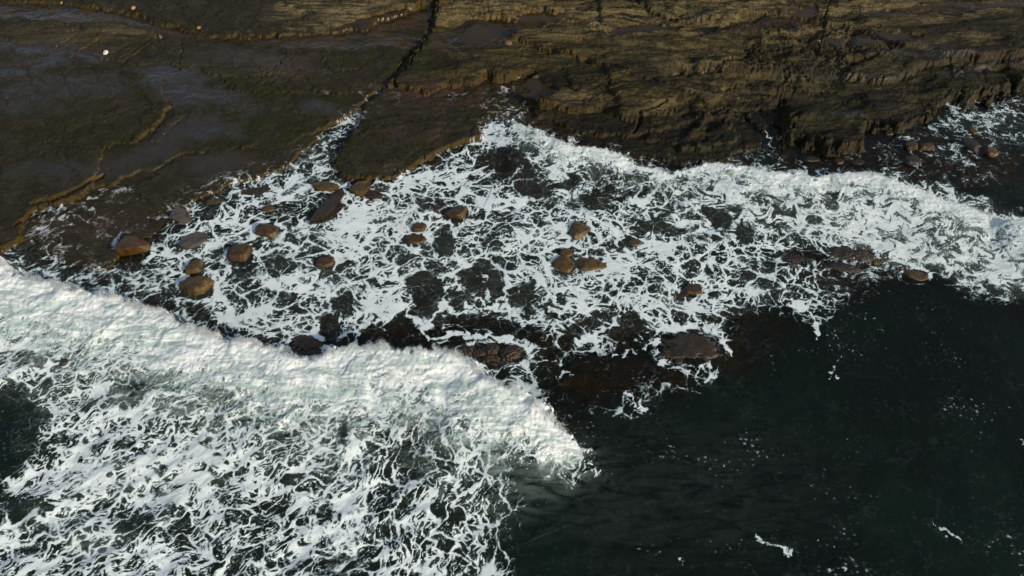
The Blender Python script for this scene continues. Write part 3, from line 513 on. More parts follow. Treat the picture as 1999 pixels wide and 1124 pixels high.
# ================================================================== node helpers
class NT:
    def __init__(s, name):
        s.m = bpy.data.materials.new(name); s.m.use_nodes = True; s.t = s.m.node_tree; s.t.nodes.clear()
        s.out = s.t.nodes.new('ShaderNodeOutputMaterial')
    def n(s, typ, ins=None, **kw):
        nd = s.t.nodes.new(typ)
        for k, v in kw.items(): setattr(nd, k, v)
        for k, v in (ins or {}).items():
            sk = nd.inputs[k]
            if isinstance(v, bpy.types.NodeSocket): s.t.links.new(v, sk)
            else: sk.default_value = v
        return nd
    def attr(s, n): return s.n('ShaderNodeAttribute', attribute_name=n).outputs['Fac']
    def math(s, op, a, b=0., c=0., clamp=False):
        return s.n('ShaderNodeMath', {0:a, 1:b, 2:c}, operation=op, use_clamp=clamp).outputs[0]
    def ramp(s, v, a, b, to0=0., to1=1.):
        return s.n('ShaderNodeMapRange', {'Value':v, 'From Min':a, 'From Max':b, 'To Min':to0, 'To Max':to1}, interpolation_type='SMOOTHSTEP').outputs[0]
    def mix(s, f, a, b):
        nd = s.n('ShaderNodeMix', data_type='RGBA')
        for i, v in ((0, f), (6, a), (7, b)):
            if isinstance(v, bpy.types.NodeSocket): s.t.links.new(v, nd.inputs[i])
            elif i == 0: nd.inputs[0].default_value = v
            else: nd.inputs[i].default_value = (*v, 1)
        return nd.outputs[2]
    def noise(s, vec, scale, det=4, rough=.55, dist=0.):
        return s.n('ShaderNodeTexNoise', {'Vector':vec, 'Scale':scale, 'Detail':det, 'Roughness':rough, 'Distortion':dist}).outputs['Fac']
    def co(s): return s.n('ShaderNodeTexCoord').outputs['Object']
    def mapped(s, vec, rot=(0,0,0), sc=(1,1,1)):
        return s.n('ShaderNodeMapping', {'Vector':vec, 'Rotation':rot, 'Scale':sc}).outputs[0]
    def mixs(s, f, a, b):
        nd = s.n('ShaderNodeMixShader'); 
        if isinstance(f, bpy.types.NodeSocket): s.t.links.new(f, nd.inputs[0])
        else: nd.inputs[0].default_value = f
        s.t.links.new(a, nd.inputs[1]); s.t.links.new(b, nd.inputs[2]); return nd.outputs[0]
    def done(s, sh): s.t.links.new(sh, s.out.inputs[0]); return s.m
def foam_cover(N, co, soft=.10):
    f = N.attr('foam')
    v1 = N.noise(co, 4., 4, .6, .5); v2 = N.noise(co, 21., 3, .6)
    wv = N.n('ShaderNodeTexNoise', {'Vector':co, 'Scale':1.7, 'Detail':4, 'Roughness':.6}).outputs['Color']
    wco = N.n('ShaderNodeVectorMath', {0:co, 1:N.n('ShaderNodeVectorMath', {0:wv, 'Scale':.75}, operation='SCALE').outputs[0]}, operation='ADD').outputs[0]
    e1 = N.n('ShaderNodeTexVoronoi', {'Vector':wco, 'Scale':2.1}, feature='DISTANCE_TO_EDGE', voronoi_dimensions='2D').outputs[0]
    e2 = N.n('ShaderNodeTexVoronoi', {'Vector':wco, 'Scale':4.6}, feature='DISTANCE_TO_EDGE', voronoi_dimensions='2D').outputs[0]
    g = N.math('ADD', f, N.math('MULTIPLY', N.math('SUBTRACT', v1, .5), .12))
    g = N.math('ADD', g, N.math('MULTIPLY', N.math('SUBTRACT', v2, .5), .12))
    g = N.math('ADD', g, N.math('MULTIPLY', N.math('SUBTRACT', .16, e1), .14))
    g = N.math('ADD', g, N.math('MULTIPLY', N.math('SUBTRACT', .15, e2), .22))
    veil = N.math('MULTIPLY', N.ramp(g, -.24, .06), N.ramp(N.noise(co, 3.2, 4, .6, .5),   .35, .65, .12, .50))
    veil = N.math('MULTIPLY', veil, N.ramp(N.attr('cover'), .04, .25, .10, 1.))
    return N.math('MAXIMUM', N.ramp(g, -.04, soft+.04), veil), g, wco
def threads(N, co, wco, a):
    """hair-fine foam lines crossing the open windows"""
    t1 = N.n('ShaderNodeTexVoronoi', {'Vector':wco, 'Scale':1.15}, feature='DISTANCE_TO_EDGE', voronoi_dimensions='2D').outputs[0]
    t2 = N.n('ShaderNodeTexVoronoi', {'Vector':wco, 'Scale':2.7}, feature='DISTANCE_TO_EDGE', voronoi_dimensions='2D').outputs[0]
    gate = N.ramp(N.noise(co, .9, 4, .6), .42, .60)
    t = N.math('ADD', N.math('MULTIPLY', N.ramp(t1, .028, .004), .8), N.math('MULTIPLY', N.ramp(t2, .030, .004), .55), clamp=True)
    t = N.math('MULTIPLY', N.math('MULTIPLY', t, gate), N.math('MULTIPLY', N.ramp(N.attr('cover'), .12, .45), N.ramp(N.noise(co, 14., 2), .35, .6)))
    return N.math('MAXIMUM', a, N.math('MULTIPLY', t, .55), clamp=True)
def foam_shader(N, co, a, g, A):
    sw = N.mapped(co, (0,0,-1.1), (.5,2.1,1.2))
    st1 = N.noise(sw, 1.1, 6, .62, 1.1); st2 = N.noise(sw, 3.4, 4, .6, .8)
    st = N.math('ADD', N.math('MULTIPLY', st1, .65), N.math('MULTIPLY', st2, .35))
    fresh = N.attr('fresh')
    wht = N.math('ADD', N.ramp(st, .43, .57), N.math('MULTIPLY', fresh, .40), clamp=True)
    white = N.mix(wht, (.36,.49,.46), (.84,.90,.90))
    thick = N.ramp(g, .02, .40)
    plain = N.mix(thick, (.42,.54,.56), (.74,.83,.86))
    col = N.mix(A, plain, white)
    fr_ = N.noise(co, 26., 3, .65)
    h = N.math('ADD', N.math('MULTIPLY', N.ramp(g, -.05, .25), .6), N.math('ADD', N.math('MULTIPLY', st2, .5), N.math('MULTIPLY', fr_, .35)))
    b = N.n('ShaderNodeBump', {'Height':h, 'Distance':.04, 'Strength':.5}).outputs[0]
    return N.n('ShaderNodeBsdfPrincipled', {'Base Color':col, 'Roughness':.8, 'Normal':b, 'Specular IOR Level':.15}).outputs[0]
def water_material():
    N = NT('sea_water_and_foam'); co = N.co()
    a, g, wco = foam_cover(N, co); a = threads(N, co, wco, a); A = N.attr('aeration'); dp = N.attr('depth')
    n1 = N.noise(co, 2.2, 5, .6, .4); n2 = N.noise(co, 9., 4, .6)
    wisps = N.noise(N.mapped(co, (0,0,-.85), (.6,2.2,1.5)), 1.1, 5, .6, 1.2)
    Aw = N.math('MULTIPLY', A, N.math('ADD', N.math('MULTIPLY', N.ramp(wisps, .34, .62), .85), N.math('MULTIPLY', N.attr('fresh'), .8)), clamp=True)
    body = N.mix(N.ramp(N.noise(co, .12, 3), .4, .65), (.0042,.0075,.0050), (.0048,.0125,.0080))
    body = N.mix(N.math('MULTIPLY', N.ramp(N.attr('cover'), .15, .6), N.ramp(N.n('ShaderNodeSeparateXYZ', {0:co}).outputs[1], 17.5, 24., .2, .95)), body, (.036,.044,.036))
    body = N.mix(Aw, body, (.36,.47,.43))
    op = N.math('SUBTRACT', 1., N.math('POWER', 2.718, N.math('MULTIPLY', dp, -1.15)))
    op = N.math('MAXIMUM', op, N.math('MULTIPLY', Aw, .95), clamp=True)
    hb = N.math('ADD', N.math('MULTIPLY', n1, 1.), N.math('MULTIPLY', n2, .35))
    b = N.n('ShaderNodeBump', {'Height':hb, 'Distance':.05, 'Strength':.45}).outputs[0]
    dif = N.n('ShaderNodeBsdfDiffuse', {'Color':body, 'Normal':b}).outputs[0]
    tr = N.n('ShaderNodeBsdfTransparent', {'Color':(.80,.78,.66,1)}).outputs[0]
    base = N.mixs(op, tr, dif)
    gl = N.n('ShaderNodeBsdfGlossy', {'Color':(1,1,1,1), 'Roughness':.16, 'Normal':b}).outputs[0]
    fr = N.n('ShaderNodeFresnel', {'IOR':1.33, 'Normal':b}).outputs[0]
    base = N.mixs(N.math('MULTIPLY', fr, .75), base, gl)
    return N.done(N.mixs(a, base, foam_shader(N, co, a, g, A)))
def rock_material():
    N = NT('wet_sandstone'); co = N.co()
    n_big = N.noise(co, .35, 4, .6, .4); n_mid = N.noise(co, 1.6, 5, .65, .3); n_fine = N.noise(co, 8., 6, .7); n_gr = N.noise(co, 40., 3, .7)
    strat = N.noise(N.mapped(co, (0,0,.05), (.28,1.5,1)), 1.3, 7, .70, 1.3)
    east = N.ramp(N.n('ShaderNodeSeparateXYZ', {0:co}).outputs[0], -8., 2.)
    base = N.mix(N.ramp(n_mid, .3, .7), (.010,.0095,.005), (.032,.029,.015))
    base = N.mix(N.ramp(n_fine, .35, .75), base, (.050,.044,.024))
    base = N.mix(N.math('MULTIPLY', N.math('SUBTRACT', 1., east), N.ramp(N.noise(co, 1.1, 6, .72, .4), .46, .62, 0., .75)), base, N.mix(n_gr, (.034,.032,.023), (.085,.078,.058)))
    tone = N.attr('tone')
    base = N.mix(N.math('MULTIPLY', N.math('MULTIPLY', N.ramp(tone, .5, 1.05), N.ramp(strat, .42, .60)), .9), base, N.mix(N.ramp(n_fine, .35, .65), (.075,.060,.028), (.19,.15,.072)))
    base = N.mix(N.math('MULTIPLY', N.ramp(tone, .40, .0), .9), base, (.012,.011,.007))  # dark beds, deepened with shadow painted into the colour
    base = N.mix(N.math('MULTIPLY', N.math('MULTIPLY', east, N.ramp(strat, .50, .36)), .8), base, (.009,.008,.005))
    base = N.mix(N.math('MULTIPLY', N.ramp(n_mid, .56, .66), .55), base, (.020,.022,.008))
    pale = N.math('MULTIPLY', N.attr('pale'), N.ramp(strat, .38, .62), clamp=True)
    base = N.mix(pale, base, N.mix(N.ramp(n_fine, .35, .65), (.20,.165,.10), (.36,.30,.19)))
    alg = N.math('MULTIPLY', N.attr('algae'), N.ramp(n_mid, .34, .62), clamp=True)
    base = N.mix(alg, base, (.024,.029,.007))
    base = N.mix(N.math('MULTIPLY', N.attr('pink'), N.ramp(n_mid, .25, .6), clamp=True), base, (.070,.046,.036))
    film = N.math('MULTIPLY', N.attr('film'), N.ramp(n_big, .2, .5), clamp=True)
    base = N.mix(film, base, (.044,.039,.036))
    nz = N.n('ShaderNodeSeparateXYZ', {0:N.n('ShaderNodeNewGeometry').outputs['Normal']}).outputs[2]
    steep = N.ramp(nz, .92, .62)
    lowc = N.ramp(N.n('ShaderNodeSeparateXYZ', {0:co}).outputs[0], 4., 9.)
    ochre = N.mix(N.ramp(n_fine, .35, .65), N.mix(lowc, (.045,.029,.009), (.022,.016,.007)), N.mix(lowc, (.17,.105,.028), (.095,.066,.026)))
    base = N.mix(N.math('MULTIPLY', steep, N.ramp(N.noise(co, 2.6, 4, .6), .36, .58, .08, .58)), base, ochre)  # steep faces: warm sunlight painted in along with their golden growth
    seab = N.mix(N.ramp(n_fine, .35, .65), (.07,.042,.020), (.22,.135,.062))
    base = N.mix(N.ramp(N.attr('under'), .0, .25), base, seab)
    pool = N.attr('pool')
    base = N.mix(pool, base, N.mix(N.ramp(n_big, .35, .65), (.030,.020,.004), (.060,.036,.010)))
    base = N.n('ShaderNodeHueSaturation', {'Saturation':1.32, 'Value':.70, 'Color':base}).outputs[0]
    smooth = N.math('MAXIMUM', pool, N.math('MULTIPLY', film, .9))
    rough = N.math('SUBTRACT', N.math('ADD', .50, N.math('MULTIPLY', n_mid, .35)), N.math('ADD', N.math('MULTIPLY', smooth, .52), N.math('MULTIPLY', steep, .10)))
    h = N.math('ADD', N.math('MULTIPLY', n_fine, 1.), N.math('ADD', N.math('MULTIPLY', n_gr, .25), N.math('MULTIPLY', strat, 1.4)))
    st = N.math('MULTIPLY', N.math('SUBTRACT', 1., N.math('MULTIPLY', smooth, .95)), .75)
    b = N.n('ShaderNodeBump', {'Height':h, 'Distance':.10, 'Strength':st}).outputs[0]
    rk = N.n('ShaderNodeBsdfPrincipled', {'Base Color':base, 'Roughness':rough, 'Normal':b, 'Specular IOR Level':N.math('ADD', N.math('ADD', .22, N.math('MULTIPLY', steep, .08)), N.math('MULTIPLY', smooth, .35))}).outputs[0]
    a, g, _w = foam_cover(N, co, .16)
    fo = N.n('ShaderNodeBsdfPrincipled', {'Base Color':(.62,.64,.68,1), 'Roughness':.7}).outputs[0]
    return N.done(N.mixs(N.math('MULTIPLY', a, .8), rk, fo))
def boulder_material(name, c0, c1, grime=.35):
    N = NT(name); co = N.co()
    n1 = N.noise(co, 1.8, 5, .6, .3); n2 = N.noise(co, 9., 5, .7); n3 = N.noise(co, 34., 3, .7)
    base = N.mix(N.ramp(n1, .3, .7), c0, c1)
    base = N.mix(N.ramp(n2, .52, .75), base, tuple(v*.35 for v in c0))
    base = N.mix(N.math('MULTIPLY', N.ramp(n3, .58, .72), grime), base, (.30,.20,.08))
    h = N.math('ADD', n2, N.math('MULTIPLY', n3, .4))
    b = N.n('ShaderNodeBump', {'Height':h, 'Distance':.05, 'Strength':.8}).outputs[0]
    return N.done(N.n('ShaderNodeBsdfPrincipled', {'Base Color':base, 'Roughness':.26, 'Normal':b, 'Specular IOR Level':.5}).outputs[0])
def simple(name, c, r=.7):
    N = NT(name); n = N.noise(N.co(), 12., 4)
    return N.done(N.n('ShaderNodeBsdfPrincipled', {'Base Color':N.mix(n, tuple(v*.75 for v in c), c), 'Roughness':r}).outputs[0])
M_WATER = water_material(); M_ROCK = rock_material()
M_BOULD = boulder_material('wet_red_brown_boulder', (.022,.011,.003), (.10,.050,.010))
M_OLIVE = boulder_material('olive_brown_boulder', (.026,.017,.005), (.135,.080,.018), .5)
M_BARN = boulder_material('barnacled_rock', (.014,.008,.004), (.065,.036,.016), 1.)
M_DARK = boulder_material('dark_wet_rock', (.014,.010,.006), (.045,.030,.016), .3)
M_GREY = boulder_material('grey_flat_slab', (.045,.036,.028), (.12,.10,.085), .2)
_N = NT('white_spray'); M_SPRAY = _N.done(_N.mixs(.5, _N.n('ShaderNodeBsdfDiffuse', {'Color':(.9,.92,.93,1)}).outputs[0], _N.n('ShaderNodeBsdfTranslucent', {'Color':(.9,.92,.93,1)}).outputs[0]))
def tag(o, label=None, cat=None, group=None, kind=None):
    for k, v in (('label', label), ('category', cat), ('group', group), ('kind', kind)):
        if v: o[k] = v
    return o
# ================================================================== setting objects
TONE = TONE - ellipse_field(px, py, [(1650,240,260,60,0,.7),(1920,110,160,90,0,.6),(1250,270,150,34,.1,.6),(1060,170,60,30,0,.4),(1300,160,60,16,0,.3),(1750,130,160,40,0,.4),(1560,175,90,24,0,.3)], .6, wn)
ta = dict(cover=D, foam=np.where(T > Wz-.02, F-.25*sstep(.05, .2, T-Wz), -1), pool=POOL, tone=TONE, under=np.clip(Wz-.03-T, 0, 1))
for nm, L in (('algae', ALGAE), ('pale', PALE), ('film', FILM), ('pink', PINK)): ta[nm] = ellipse_field(px, py, L, .6, wn)
keepT = cellmax(T-Wz) > -2.6
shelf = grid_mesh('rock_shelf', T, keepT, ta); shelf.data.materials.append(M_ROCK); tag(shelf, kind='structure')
FRESH = np.clip(np.maximum(sstep(-.5,0,d1)*sstep(2.2,.1,d1+1.2*wn)*sstep(.2,.6,l1), sstep(-.4,0,d2)*sstep(1.4,.1,d2+wn)*sstep(.2,.5,l2)), 0, 1)
wa = dict(foam=F, aeration=A, depth=depth, cover=D, fresh=FRESH)
keepW = cellmax(Wz-T) > -.06
body1 = (band1 > .35); body1 = cellmax(body1.astype(np.float32)) > .5
body2 = (band2 > .35); body2 = (cellmax(body2.astype(np.float32)) > .5) & ~body1
b3 = cellmax(((d3 > -.3) & (d3 < 1.8)).astype(np.float32)) > .5; b3 &= ~body1 & ~body2
cover = table_at(TAB, px, py) > .3
cv = (cellmax(cover.astype(np.float32)) > .5) & ~body1 & ~body2 & ~b3
sea = grid_mesh('sea', Wz, keepW & ~body1 & ~body2 & ~b3 & ~cv, wa); tag(sea, kind='structure')
fm = grid_mesh('surf_foam', Wz, keepW & cv, wa); tag(fm, 'lacy white foam spread in nets over the dark green surf water', 'foam', kind='stuff')
w1 = grid_mesh('breaking_wave', Wz, keepW & body1, wa); tag(w1, 'large thick white breaking wave with pale green back rolling in at the lower left', 'wave', 'waves breaking toward the rock shelf')
w2 = grid_mesh('breaking_wave', Wz, keepW & body2, wa); tag(w2, 'long thin ragged white wave crest running along the dark shelf to the right edge', 'wave', 'waves breaking toward the rock shelf')
w3 = grid_mesh('breaking_wave', Wz, keepW & b3, wa); tag(w3, 'short small white crest at the right edge just behind the long thin one', 'wave', 'waves breaking toward the rock shelf')
for o in (sea, fm, w1, w2, w3): o.data.materials.append(M_WATER)
def height_at(x, y, Z):
    i = np.searchsorted(gy, y)-1; j = np.searchsorted(gx, x)-1; return float(Z[i, j])
# ================================================================== boulders and other loose rocks
def rock_mesh(name, rx, ry, rz, seed, square=2.6, lump=.16, cuts=4, sub=5, taper=0., fine=.02):
    bm = bmesh.new(); bmesh.ops.create_icosphere(bm, subdivisions=sub, radius=1)
    R = random.Random(seed); off = Vector((R.uniform(-50,50), R.uniform(-50,50), R.uniform(-50,50)))
    planes = []
    for k in range(cuts):
        a = R.uniform(0, 6.28); e = R.uniform(-.1, .9); planes.append((Vector((math.cos(a)*math.cos(e), math.sin(a)*math.cos(e), math.sin(e))), R.uniform(.72, .9)))
    planes.append((Vector((R.uniform(-.15,.15), R.uniform(-.15,.15), 1)).normalized(), .70))
    for v in bm.verts:
        p = v.co.copy()
        q = (abs(p.x)**square + abs(p.y)**square + abs(p.z)**square)**(-1/square); p *= q
        p *= 1 + lump*mnoise.fractal(p*.9+off, 1., 2., 3)
        for n, d in planes:
            t = p.dot(n)-d
            if t > 0: p -= n*t*.82
        p *= 1 + fine*mnoise.fractal(p*5+off, .8, 2., 4)
        if fine > .1: p *= 1 + .22*mnoise.ridged_multi_fractal(p*2.4+off, .9, 2., 4, 1., 2.) - .2
        s = 1 - taper*p.x
        v.co = Vector((p.x*rx, p.y*ry*s, p.z*rz*s))
    for f in bm.faces: f.smooth = True
    me = bpy.data.meshes.new(name); bm.to_mesh(me); bm.free(); return me
def rock(name, px_, py_, w, h, ang, mat, label, cat, group=None, seed=1, z=.05, tall=.5, base=None, **kw):
    """px_,py_ = photo centre; w,h = seen width and height in photo px; ang = turn on the ground"""
    x, y = at(px_, py_, z); x = float(x); y = float(y)
    sl_ = math.hypot(x, y, CAM_H-z); dep = y*CP+(CAM_H-z)*SP; ppm = FPX/dep
    el = math.atan2(CAM_H-z, y)
    rx = w/2/ppm; hh = h/ppm
    # seen height of an ellipsoid: 2*sqrt((ry sin)^2 + (rz cos)^2)
    rz = tall*min(rx, hh/2/math.sin(el)); ry = math.sqrt(max((hh/2)**2 - (rz*math.cos(el))**2, (.3*hh)**2))/math.sin(el)
    me = rock_mesh(name, rx*1.04, ry*1.06, rz*1.15, seed, **kw); o = bpy.data.objects.new(name, me); COL.objects.link(o)
    o.location = (x, y, z); o.rotation_euler = (0, 0, ang); me.materials.append(mat)
    return tag(o, label, cat, group)
GB = 'boulders lying in the surf'
B = [ # px, py, w, h, angle, mat, tall, square, taper, label
 (260,484,62,44,.05,M_BOULD,.75,3.4,0,'big drum shaped brown boulder at the end of the left rock slab, dry flat top'),
 (386,559,62,42,.25,M_OLIVE,.7,2.6,-.1,'large olive brown boulder leaning against a thinner upright one, near the big wave'),
 (382,524,28,34,-.6,M_OLIVE,.8,2.8,0,'slim upright brown boulder leaning behind a larger olive brown one'),
 (470,497,44,36,.15,M_BOULD,.75,2.5,-.12,'rounded brown boulder with a lit golden right side in a dark clearing of the foam'),
 (524,453,50,31,-.08,M_BOULD,.6,3.0,0,'smooth oval flat topped dark brown boulder ringed by foam, upper left of the surf'),
 (635,513,36,26,.1,M_BOULD,.65,2.4,0,'small round boulder capped orange brown with a dark ring of water round it'),
 (889,419,46,27,.12,M_BOULD,.7,3.6,0,'blocky brown boulder with one squared lit end at the middle of the foam'),
 (818,446,32,22,.2,M_BOULD,.7,2.8,0,'dark brown boulder with a lit right face just above a flatter wet one'),
 (811,469,42,20,-.05,M_BOULD,.5,2.5,0,'flat reddish boulder lined with white foam, just below a darker one'),
 (838,404,22,13,0,M_DARK,.5,2.4,0,'small dark rock awash, left of the blocky boulder'),
 (851,411,14,10,.2,M_BOULD,.6,2.4,0,'tiny reddish stone touching the small dark rock awash'),
 (1131,453,40,36,-.55,M_OLIVE,.6,3.6,0,'square pitted golden brown boulder standing alone right of the centre'),
 (1104,495,28,19,.1,M_OLIVE,.6,2.6,0,'smallest of three clustered brown boulders, the upper one'),
 (1101,518,44,30,-.5,M_OLIVE,.55,2.8,0,'egg shaped brown boulder at the lower left of the cluster of three'),
 (1155,517,58,25,-.12,M_OLIVE,.5,2.7,.28,'long wedge shaped brown boulder with a pointed right end in the cluster of three'),
 (1222,474,22,16,0,M_DARK,.5,2.4,0,'dark low stone awash against a small olive one'),
 (1239,474,26,16,.3,M_OLIVE,.5,2.6,0,'small olive stone half covered by water right of the square boulder'),
 (1354,567,40,22,-.2,M_BOULD,.6,2.8,0,'orange brown boulder with water curling round its left side, lower right of the surf'),
 (1329,577,26,15,.1,M_DARK,.5,2.4,0,'low dark brown stone at the lower left of an orange brown boulder'),
 (1624,381,26,16,-.2,M_BOULD,.7,2.6,.1,'small dark brown boulder behind the long wave crest, the upper of two'),
 (1625,403,28,18,.05,M_BOULD,.7,3.0,0,'squat dark brown boulder behind the long wave crest, the lower of two'),
 (1587,428,30,15,-.3,M_BARN,.45,2.4,0,'flat reddish rock washed by streaky foam, lower left of two dark boulders'),
 (1787,539,48,22,-.45,M_OLIVE,.5,2.5,0,'long tilted olive brown boulder at the lower edge of the foam on the right'),
 (1779,288,28,24,.1,M_BOULD,.9,3.2,0,'tall blocky dark boulder in the inlet below the cliff, left of its twin'),
 (1806,290,32,20,-.1,M_BOULD,.8,3.0,0,'squat blocky dark boulder in the inlet, right beside the tall blocky one'),
 (1782,316,38,22,.1,M_DARK,.6,2.4,0,'broad mottled rock awash just below two blocky boulders in the inlet'),
 (1893,287,28,34,.1,M_DARK,.9,2.4,0,'largest dark hump of rock in the inlet, with a small tip behind it'),
 (1897,258,17,17,.1,M_OLIVE,.9,2.3,0,'small pointed rock tip behind the largest dark hump in the inlet'),
 (1932,299,26,24,.2,M_OLIVE,.9,2.5,0,'rounded boulder with a lit right side, rightmost in the inlet'),
 (1582,312,34,15,0,M_DARK,.6,2.6,0,'low brown boulder wedged at the cliff foot beside the gap'),
 (1637,317,22,14,.1,M_BARN,.6,2.5,0,'small reddish stone at the foot of the cliff'),
 (1674,319,28,14,.1,M_DARK,.6,2.5,0,'brown stone under the cliff corner, right of a small reddish one'),
 (1733,262,20,15,.1,M_DARK,.8,2.5,0,'dark round rock tucked into the bay of the cliff wall'),
 (662,614,30,10,0,M_DARK,.3,2.3,0,'low dark stone barely showing in the foam above the wave'),
 (842,514,24,9,0,M_BARN,.3,2.3,0,'reddish sliver of rock barely breaking the surface in the middle of the foam'),
 (540,388,30,14,.2,M_DARK,.4,2.4,0,'dark olive rock awash in the foam channel off the left shelf'),
 (525,408,28,17,.1,M_OLIVE,.5,2.4,0,'rounded olive rock above the smooth oval boulder'),
 (500,375,60,22,.1,M_DARK,.3,2.5,0,'wide low olive rock under foam threads beside the left shelf edge'),
 (425,394,40,12,.15,M_OLIVE,.4,2.5,0,'narrow flat brown rock under the left shelf edge'),
 (575,340,28,12,.2,M_DARK,.3,2.4,0,'flat dark stone in the foam channel between shelf and slab'),
 (1040,392,28,10,.1,M_BARN,.4,2.4,0,'dark speckled rock awash in the foam above the centre'),
 (1392,350,34,18,.05,M_OLIVE,.5,3.0,0,'brown block awash just behind the wave crest, by the shelf'),
 (1325,354,44,22,.15,M_DARK,.4,2.6,0,'broken brown rock in foam left of a brown block'),
 (126,708,20,16,.5,M_DARK,.8,2.4,0,'small purplish rock poking through the white back of the big wave'),
 (1500,425,34,18,-.3,M_DARK,.35,2.6,0,'striped brown rock awash in the foam left of the two dark boulders'),
]
for i, (bx_, by_, w_, h_, an, mt, tl, sq, tp, lb) in enumerate(B):
    zz = -.05 if mt is not M_DARK else -.10
    if i == 43: zz = .60
    rock('boulder', bx_, by_, w_, h_, an, mt, lb, 'boulder', GB, seed=11+i, z=zz, tall=tl, square=sq, taper=tp, lump=.20 if tl < .5 else .13, cuts=5 if sq > 2.5 else 2)
GR = 'rock outcrops awash at the edge of the deep water'
OUT = [(597,672,52,26,0,M_BARN,.45,'round reddish barnacled rock with foam pouring round it, touching the big wave'),
 (597,684,60,22,.05,M_DARK,.3,'black wet foot of rock in front of the round barnacled one'),
 (903,686,34,20,.1,M_DARK,.5,'dark hump at the left of the barnacled rocks by the wave end'),
 (958,683,34,20,.2,M_BARN,.5,'speckled golden barnacled rock in the middle of its cluster'),
 (958,700,34,14,-.1,M_BARN,.6,'lowest light brown barnacled rock of the cluster by the wave'),
 (997,690,42,28,.3,M_BARN,.5,'ragged barnacled rock at the right of the cluster by the wave'),
 (935,688,30,14,.1,M_BARN,.4,'small dark barnacled rock between hump and speckled one'),
 (1348,678,108,54,.12,M_DARK,.22,'broad dark brown reef slab framed by white foam at the edge of deep water'),
 (1258,716,80,22,.05,M_BARN,.25,'long reddish brown reef just under the surface left of the broad slab'),
 (1105,775,50,18,.05,M_DARK,.25,'dark submerged rock beyond the thin end of the big wave'),
 (1180,705,150,30,.0,M_DARK,.12,'wide olive reef under the clear dark water above the reddish one'),
 (1655,497,90,24,-.05,M_DARK,.35,'knobbly brown reef at the lower edge of the foam, right side'),
 (1688,508,36,16,.1,M_GREY,.6,'light brown block on the right end of the knobbly reef'),
 (1712,512,26,12,.1,M_OLIVE,.6,'small block right of the light brown one on the knobbly reef'),
 (1550,508,50,18,.05,M_DARK,.35,'flat brown rock at the left end of the knobbly reef'),
 (1548,520,16,10,0,M_GREY,.6,'pale small stone in front of the flat brown rock'),
 (1640,522,60,18,-.1,M_DARK,.3,'dark craggy rock along the front of the knobbly reef'),
 (960,652,130,20,.0,M_DARK,.12,'long brown ledge under dark water below the open foam windows')]
for i, (bx_, by_, w_, h_, an, mt, tl, lb) in enumerate(OUT):
    zz = -.09 if tl < .3 else -.03
    rock('rock_outcrop', bx_, by_, w_, h_, an, mt, lb, 'rock', GR, seed=211+i, z=zz, tall=tl, square=2.5, lump=.38, cuts=3, fine=.13)
# ---- flat broken slabs in the channel: bevelled, layered outlines
def slab(outline, z0, z1, mat, label, tilt=(0,0), seed=3, layers=3, inset=.10):
    wx, wy = at([p[0] for p in outline], [p[1] for p in outline], z1); cx, cy = float(np.mean(wx)), float(np.mean(wy))
    P = [(float(a)-cx, float(b)-cy) for a, b in zip(wx, wy)]
    R = random.Random(seed); Q = []
    for i in range(len(P)):                                   # subdivide and roughen the outline
        a, b = P[i], P[(i+1) % len(P)]; n = max(2, int(math.hypot(b[0]-a[0], b[1]-a[1])/.12))
        for k in range(n):
            t = k/n; x = a[0]+(b[0]-a[0])*t; y = a[1]+(b[1]-a[1])*t
            s = 1 + .10*mnoise.fractal(Vector((x*1.3+seed*7, y*1.3, 0)), 1., 2., 4)
            Q.append((x*s, y*s))
    area = sum(Q[i][0]*Q[(i+1)%len(Q)][1]-Q[(i+1)%len(Q)][0]*Q[i][1] for i in range(len(Q)))
    if area < 0: Q.reverse()
    bm = bmesh.new(); rings = []
    for l in range(layers*2+1):
        t = l/(layers*2); z = z0 + (z1-z0)*(math.ceil(l/2)/layers); k = 1.12 - .12*t - (inset*.35 if l % 2 == 0 else 0)
        rings.append([bm.verts.new((x*k, y*k, z + x*tilt[0] + y*tilt[1])) for x, y in Q])
    for k in (.85, .6, .3):
        rings.append([bm.verts.new((x*k, y*k, z1 + x*k*tilt[0] + y*k*tilt[1] + .05*mnoise.fractal(Vector((x*k*1.5, y*k*1.5, seed)), 1., 2., 4))) for x, y in Q])
    for r0, r1 in zip(rings[:-1], rings[1:]):
        for i in range(len(Q)):
            j = (i+1) % len(Q); bm.faces.new((r0[i], r0[j], r1[j], r1[i]))
    c = bm.verts.new((0, 0, z1)); 
    for i in range(len(Q)): bm.faces.new((rings[-1][i], rings[-1][(i+1) % len(Q)], c))
    bm.faces.new(list(reversed(rings[0])))
    me = bpy.data.meshes.new('rock_slab'); bm.to_mesh(me); bm.free()
    o = bpy.data.objects.new('rock_slab', me); COL.objects.link(o); o.location = (cx, cy, 0); me.materials.append(mat)
    return tag(o, label, 'rock', 'loose flat slabs beside the foam channel')
slab([(606,432),(625,400),(650,372),(668,362),(672,375),(662,392),(640,418),(622,432)], -.3, .16, M_DARK, 'jagged olive slab standing in foam, its yellow right edge running diagonally', (.05,-.12), 3)
slab([(628,434),(645,412),(665,392),(678,395),(662,412),(645,428)], -.3, .06, M_DARK, 'thin lower sheet of rock along the right side of the jagged olive slab', (0,-.1), 4)
slab([(608,356),(640,352),(660,360),(655,368),(620,368)], -.3, .16, M_OLIVE, 'small flat slab with a yellow edge behind the jagged olive one', (0,-.1), 5)
slab([(682,368),(700,352),(722,352),(722,362),(712,375),(695,376)], -.2, .24, M_OLIVE, 'squarish olive slab under the front edge of the large island slab', (.05,-.1), 6)
slab([(712,374),(730,370),(748,378),(738,384),(715,384)], -.25, .10, M_DARK, 'low dark slab just right of the squarish olive one', (0,0), 7)
